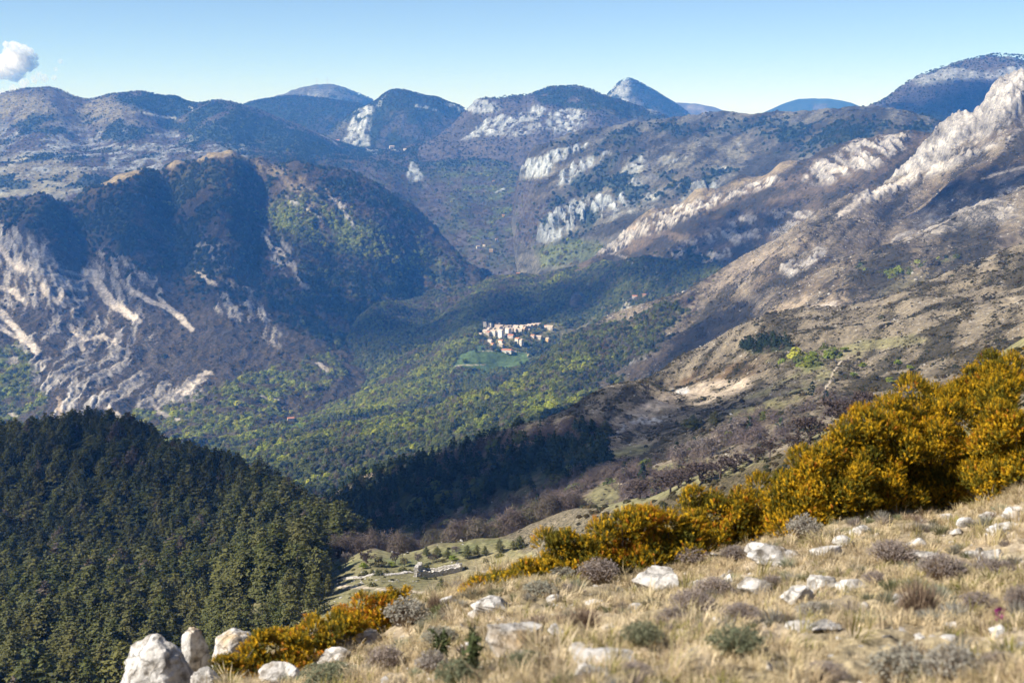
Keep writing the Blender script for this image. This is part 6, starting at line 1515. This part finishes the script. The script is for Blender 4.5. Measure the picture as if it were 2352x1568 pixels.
# church, castle, farm
u, v = crop3(965, 322); p = village_bench.hit(u, v); s = p[1] / FPX * 0.5742 / 3.92
house("church", p, 150 * s, 42 * s, 13, 0, 0, "long church roof beside the square bell tower in the village", cat="church", chimney=False, rz=-0.45)
u, v = crop3(970, 318); p = village_bench.hit(u, v) + np.array([0, 9, 0])
t = empty("bell_tower", p)
V, F = box_np(-2.7, 2.7, -2.7, 2.7, -3, 13.0); obj("wall", mesh_np("wall", V, F, WALLS[0]), t)
V, F = box_np(-1.0, 1.0, -2.76, -2.5, 9.4, 11.8); obj("belfry_opening", mesh_np("belfry_opening", V, F, M_win), t)
V = np.array([(-3, -3, 13.0), (3, -3, 13.0), (3, 3, 13.0), (-3, 3, 13.0), (0, 0, 14.6)]); obj("roof", mesh_np("roof", V, [[0, 1, 4], [1, 2, 4], [2, 3, 4], [3, 0, 4], [3, 2, 1, 0]], ROOFS[0]), t)
tag(t, "square stone bell tower standing above the village roofs", "tower")
u, v = crop3(740, 318); p = village_bench.hit(u, v); e = empty("castle_ruin", p)
V, F = box_np(-4.6, 4.6, -4.5, 4.5, -3, 17); obj("keep", mesh_np("keep", V, F, WALLS[0]), e)
V, F = box_np(-4.8, 4.8, -4.7, 4.7, 17, 17.6); obj("roof", mesh_np("roof", V, F, ROOFS[0]), e)
seg = 16; V = []; F = []
hs = [15, 15.5, 11, 6, 5, 8, 14.5, 15, 14, 12, 14.5, 15, 14.6, 13, 14, 14.5, 12]
for i in range(seg + 1):
    x = 4.6 + 18.5 * i / seg; y = 1.5 * math.sin(i * 0.9)
    for yy in (y - 0.8, y + 0.8):
        V += [(x, yy, -5), (x, yy, hs[i])]
for i in range(seg):
    b = i * 4
    F += [[b, b + 4, b + 5, b + 1], [b + 2, b + 3, b + 7, b + 6], [b + 1, b + 5, b + 7, b + 3]]
F += [[0, 1, 3, 2], [seg * 4, seg * 4 + 2, seg * 4 + 3, seg * 4 + 1]]
obj("broken_wall", mesh_np("broken_wall", np.array(V), F, WALLS[0]), e)
tag(e, "ruined castle keep with broken walls at the village's left end", "castle")
u, v = crop3(1085, 700); p = village_bench.hit(u, v)
house("farmhouse", p, 30, 7.0, 13, 1, 1, "white farmhouse with a red hipped roof at the top of the green field", rz=-0.25, group="houses of the hill village")
u, v = crop3(1160, 700); p = village_bench.hit(u, v)
house("farm_annexe", p, 14, 4.5, 8, 2, 1, "low red-roofed annexe right of the white farmhouse", rz=-0.25, group="houses of the hill village")
# village trees
M_round = leaf_mat("round_leaf", (0.10, 0.14, 0.035), (0.13, 0.165, 0.04), 0.15); M_darkleaf = leaf_mat("dark_leaf", (0.045, 0.06, 0.025), (0.06, 0.075, 0.03), 0.1)
ROUND_ME = []; DARK_ME = []
for q_ in range(2):
    c_, t_ = leafy_parts(rg, 9, 700, 0.05, z0=0.08)
    for lst_, m_ in ((ROUND_ME, M_round), (DARK_ME, M_darkleaf)):
        lst_.append((("crown", mesh_np("crown", c_[0], c_[1], m_)), ("trunk", mesh_np("trunk", t_[0], t_[1], M_bark))))
rng = np.random.default_rng(99)
VT = [(600, 700, 75, 85, "round green tree at the left end of the upper field"), (425, 865, 85, 85, "round green tree on the field's lower boundary"), (650, 865, 55, 50, "smaller green tree on the field's lower boundary"), (1095, 728, 52, 46, "dark green tree in front of the farmhouse"), (1300, 872, 60, 46, "green tree at the right of the field's lower edge"), (1470, 740, 110, 110, "large dark round tree right of the farm lane"), (1605, 710, 90, 80, "round green tree among the trees right of the field"), (1700, 645, 80, 100, "green tree below the ochre house"), (1440, 600, 80, 70, "round green tree left of the tree row by the lane"), (1520, 600, 80, 70, "round green tree in the row right of the lane"), (1400, 580, 90, 80, "round green tree right of the twin cream houses"), (1570, 640, 90, 90, "dusky round tree below the tree row"), (1640, 560, 100, 70, "green tree below the small cream house"), (1280, 440, 100, 80, "dark tree between the village houses and the road"), (1370, 410, 80, 80, "dark tree beside the grey road wall"), (1540, 420, 120, 60, "dark tree above the red-roofed cottage"), (700, 370, 80, 60, "green tree left of the village houses"), (1620, 330, 110, 70, "dark tree at the right end of the upper row"), (940, 680, 90, 60, "green tree left of the farmhouse"), (1160, 590, 70, 60, "dark tree behind the farmhouse"), (1000, 500, 60, 40, "tree below the tall white houses"), (860, 520, 60, 60, "dark tree beside the lower cream house")]
for i, (cx, cy, w, h, lab) in enumerate(VT):
    u, v = crop3(cx, cy)
    place("village_tree", u, v, w * 0.16, h * 0.16, (DARK_ME if "dark" in lab or "dusky" in lab else ROUND_ME)[i % 2], lab, "tree", "trees around the village", land=village_bench, i=i)
# scattered far houses: (u, v, width m, wall, roof, landform, label)
FAR = [(1098, 570, 15, 1, 0, plateau, "pale house in the far valley, left of three"), (1128, 578, 17, 3, 0, plateau, "ochre house in the far valley, right of three"), (1112, 566, 12, 0, 0, plateau, "small cream house between the two in the far valley"), (1140, 552, 10, 0, 1, plateau, "red-roofed house above the three in the far valley"), (1156, 497, 12, 3, 1, plateau, "lone orange house below the reddish wood"), (1134, 418, 12, 0, 1, plateau, "lone house under the bare wood slope"),
       (1190, 606, 12, 3, 1, village_bench, "small orange house at the wood's edge high in the valley"), (668, 968, 16, 4, 1, village_bench, "pale farm on the left wooded slope by a clearing"), (573, 1042, 12, 4, 0, village_bench, "grey hut in the trees at the valley bottom"), (640, 1005, 10, 0, 1, village_bench, "small house below the clearing on the wooded slope"), (1458, 686, 16, 4, 1, village_bench, "rose house at the foot of the rocky spur"), (1480, 681, 11, 3, 1, village_bench, "orange hut right of the rose house"),
       (900, 342, 30, 0, 0, plateau, "cream building of the far hamlet, leftmost"), (985, 345, 26, 0, 0, plateau, "cream building of the far hamlet, second from left"), (1003, 342, 20, 4, 1, plateau, "red-roofed house of the far hamlet"), (930, 346, 18, 1, 0, plateau, "white building of the far hamlet"), (776, 318, 22, 4, 1, plateau, "red-roofed house by the far cliff's foot")]
for u, v, w, wm, rm, L_, lab in FAR:
    p = L_.hit(u, v)
    house("far_house", p + np.array([0, 0, 2.0]), w, w * 0.42, w * 0.6, wm, rm, lab, rz=random.uniform(-0.4, 0.4), group="scattered houses in the valley", chimney=False)
# masts on the far summit
M_mast_w = simple_mat("mast_white", (0.8, 0.78, 0.76), scale=0.1); M_mast_r = simple_mat("mast_red", (0.5, 0.06, 0.04), scale=0.1)
for i, (u, h, lab) in enumerate([(728, 58, "red and white lattice mast, left one on the far summit"), (752, 64, "tallest red and white mast on the far summit"), (746, 44, "thin grey mast left of the tallest one"), (757, 48, "thin grey mast right of the tallest one")]):
    vv_ = np.linspace(185, 215, 61); 
    a_, _ = ray(u, 198); d_ = np.linspace(14000, 15200, 200); zz_ = mast_peak.z(a_ * d_, d_); j = int(np.argmax(zz_ / d_))
    p = np.array([a_ * d_[j], d_[j], zz_[j] - 3]); e = empty("radio_mast", p)
    r = 2.2 if i < 2 else 1.1
    for s_ in range(5):
        z0, z1 = h * s_ / 5, h * (s_ + 1) / 5
        legs = [tube([(math.cos(q) * r * (1 - z0 / h * 0.6), math.sin(q) * r * (1 - z0 / h * 0.6), z0), (math.cos(q) * r * (1 - z1 / h * 0.6), math.sin(q) * r * (1 - z1 / h * 0.6), z1)], [0.55, 0.55], 4) for q in (0.5, 2.6, 4.7)]
        V, F = join(legs); obj("section", mesh_np("section", V, F, M_mast_r if s_ % 2 == 0 and i < 2 else M_mast_w), e)
    V, F = tube([(0, 0, h), (0, 0, h * 1.15)], [0.4, 0.2], 4); obj("aerial", mesh_np("aerial", V, F, M_mast_w), e)
    tag(e, lab, "mast", "masts on the far summit")
# ------------------------------------------------------------------ air
def box_mesh(name, x0, x1, y0, y1, z0, z1, mat=None):
    V = [(x, y, z) for z in (z0, z1) for y in (y0, y1) for x in (x0, x1)]
    f = np.array([[0, 2, 3, 1], [4, 5, 7, 6], [0, 1, 5, 4], [2, 6, 7, 3], [0, 4, 6, 2], [1, 3, 7, 5]])
    return mesh_np(name, np.array(V), f, mat)
hm = bpy.data.materials.new("haze"); hm.use_nodes = True
hn = hm.node_tree; hn.nodes.clear()
ho = hn.nodes.new("ShaderNodeOutputMaterial")
hv = hn.nodes.new("ShaderNodeVolumePrincipled")
hv.inputs["Color"].default_value = (0.085, 0.335, 1.0, 1)
hv.inputs["Absorption Color"].default_value = (1, 1, 1, 1)
hv.inputs["Density"].default_value = 5.6e-5
hv.inputs["Anisotropy"].default_value = 0.0
hn.links.new(hv.outputs[0], ho.inputs["Volume"])
tag(obj("haze", box_mesh("haze", -12000, 12000, -2000, 22500, -1010, 430, hm)), kind="stuff")
# ------------------------------------------------------------------ clouds
def cloud_mesh(seed, lobes, size, sub=3, rough=0.22):
    """heaped cloud: many overlapping rounded billows"""
    import bmesh
    rng_ = np.random.default_rng(seed); parts = []
    bm = bmesh.new(); bmesh.ops.create_icosphere(bm, subdivisions=sub, radius=1.0)
    D = np.array([v.co[:] for v in bm.verts]); F = [[v.index for v in f.verts] for f in bm.faces]; bm.free()
    for (x, y, z, r) in lobes:
        n = fbm(D[:, 0] * 2 + x + seed, D[:, 1] * 2 + D[:, 2] * 2 + z, 4, seed)
        parts.append((np.array([x, y, z]) * size + D * (1 + rough * n)[:, None] * r * size, F))
    return join(parts)
def cloud_mat(name, dens, noise_scale=None, edge=0.5):
    m = bpy.data.materials.new(name); m.use_nodes = True; nt = m.node_tree; nt.nodes.clear()
    o = nt.nodes.new("ShaderNodeOutputMaterial"); v = nt.nodes.new("ShaderNodeVolumePrincipled")
    v.inputs["Color"].default_value = (0.99, 0.99, 0.99, 1); v.inputs["Density"].default_value = dens; v.inputs["Anisotropy"].default_value = 0.2
    nt.links.new(v.outputs[0], o.inputs["Volume"])
    return m
# shadows of passing cumulus: each cloud floats between the sun and the land it shades
def shade_cloud(u, v, land, half_w, half_d, seed, label, alt=1250.0, thin=False, rz=0.0, tau=None):
    g = land.hit(u, v)
    t = (alt - g[2]) / TO_SUN[2]
    c = g + TO_SUN * t
    import bmesh
    bm = bmesh.new(); bmesh.ops.create_icosphere(bm, subdivisions=5, radius=1.0)
    D = np.array([q.co[:] for q in bm.verts]); F = [[q.index for q in f.verts] for f in bm.faces]; bm.free()
    th = np.arctan2(D[:, 1], D[:, 0])
    rim = 1 + 0.22 * fbm(np.cos(th) * 1.6 + seed, np.sin(th) * 1.6, 4, seed)
    V = D * np.stack([rim * half_w, rim * half_d, np.full(len(D), 1.0)], 1)
    lump = 0.62 + 0.55 * fbm(V[:, 0] / (half_w * 0.5) + seed, V[:, 1] / (half_w * 0.5), 5, seed + 2, 0.6)
    flat = np.sign(D[:, 2]) * np.abs(D[:, 2]) ** 1.4
    V[:, 2] = flat * half_w * 0.24 * np.clip(lump, 0.08, 1.4) * np.where(D[:, 2] < 0, 0.6, 1.2)
    ca, sa = math.cos(rz), math.sin(rz)
    V = V @ np.array([[ca, sa, 0], [-sa, ca, 0], [0, 0, 1]])
    o = obj("cloud", mesh_np("cloud", V, F, cloud_mat("cloud_vapour", (tau or (2.2 if thin else 5.0)) / half_w), True), loc=c)
    return tag(o, label, "cloud", "clouds passing overhead")
shade_cloud(1050, 1105, bowl, 330, 210, 31, "cumulus cloud shading the dark wooded spur", rz=0.3)
shade_cloud(330, 1080, pine_hill, 300, 170, 32, "cumulus cloud shading the top of the pine hill", tau=1.3)
shade_cloud(290, 540, left_mountain, 700, 430, 33, "long cumulus cloud shading the left mountain's upper woods", rz=0.2, tau=3.0)
shade_cloud(1130, 695, village_bench, 620, 300, 34, "cumulus cloud shading the woods behind the village", rz=0.25, tau=3.4)
shade_cloud(1640, 575, gorge_ridge, 420, 300, 35, "cumulus cloud shading the gorge slope")
shade_cloud(900, 1100, flank, 420, 200, 36, "cumulus cloud shading the lower wooded flank", rz=0.3, tau=3.0)
shade_cloud(1560, 800, flank, 300, 170, 37, "cumulus cloud shading the brown flank", rz=0.3, thin=True)
shade_cloud(690, 700, left_mountain, 330, 330, 38, "cumulus cloud shading the left mountain's gully", tau=2.6)
shade_cloud(2260, 440, flank, 260, 200, 39, "cumulus cloud shading the talus under the right cliff")
shade_cloud(2250, 250, right_massif, 800, 500, 40, "cumulus cloud shading the far right massif")
# the white cumulus low in the sky at the left, beyond the hazy air
a_, t_ = ray(42, 150); d_ = 24500.0
c = np.array([a_ * d_, d_, t_ * d_])
px = d_ / FPX
rb = np.random.default_rng(12)
lobes = [(0.0, 0, 0.05, 0.27), (-0.18, 0.05, 0.08, 0.22), (0.08, 0, 0.22, 0.20), (-0.05, 0, 0.28, 0.19), (0.17, 0, 0.05, 0.2), (-0.3, 0, -0.08, 0.22), (-0.1, 0, -0.15, 0.2), (-0.45, 0, -0.1, 0.2), (-0.62, 0, -0.15, 0.2)]
for k in range(34):
    q = lobes[k % 9]; th = rb.uniform(-0.6, 3.7)
    lobes.append((q[0] + math.cos(th) * q[3] * 0.9, rb.normal(0, 0.1), q[2] + math.sin(th) * q[3] * 0.9, rb.uniform(0.05, 0.10)))
V, F = cloud_mesh(71, lobes, 112 * px, 3, 0.35)
cl = empty("cloud", c)
obj("veil", mesh_np("veil", V, F, cloud_mat("cloud_white", 0.012), True), cl)
tag(cl, "bright white cumulus cloud above the left end of the mountains", "cloud", "clouds in the sky")
lobes = [(0, 0, 0, 0.10), (0.22, 0, 0.02, 0.10), (-0.25, 0, -0.10, 0.12), (-0.5, 0, -0.24, 0.12), (0.45, 0, 0.03, 0.07), (-0.75, 0, -0.38, 0.14), (0.1, 0, 0.1, 0.08), (0.3, 0, -0.16, 0.05), (0.55, 0, -0.2, 0.045), (0.62, 0, 0.4, 0.06), (0.5, 0, 0.22, 0.05)]
a_, t_ = ray(62, 182); c = np.array([a_ * d_, d_ + 400, t_ * (d_ + 400)])
V, F = cloud_mesh(72, lobes, 100 * px, 4, 0.5)
tag(obj("cloud", mesh_np("cloud", V, F, cloud_mat("cloud_wisp", 0.005), True), loc=c), "thin grey wisps of cloud below the white cumulus", "cloud", "clouds in the sky")
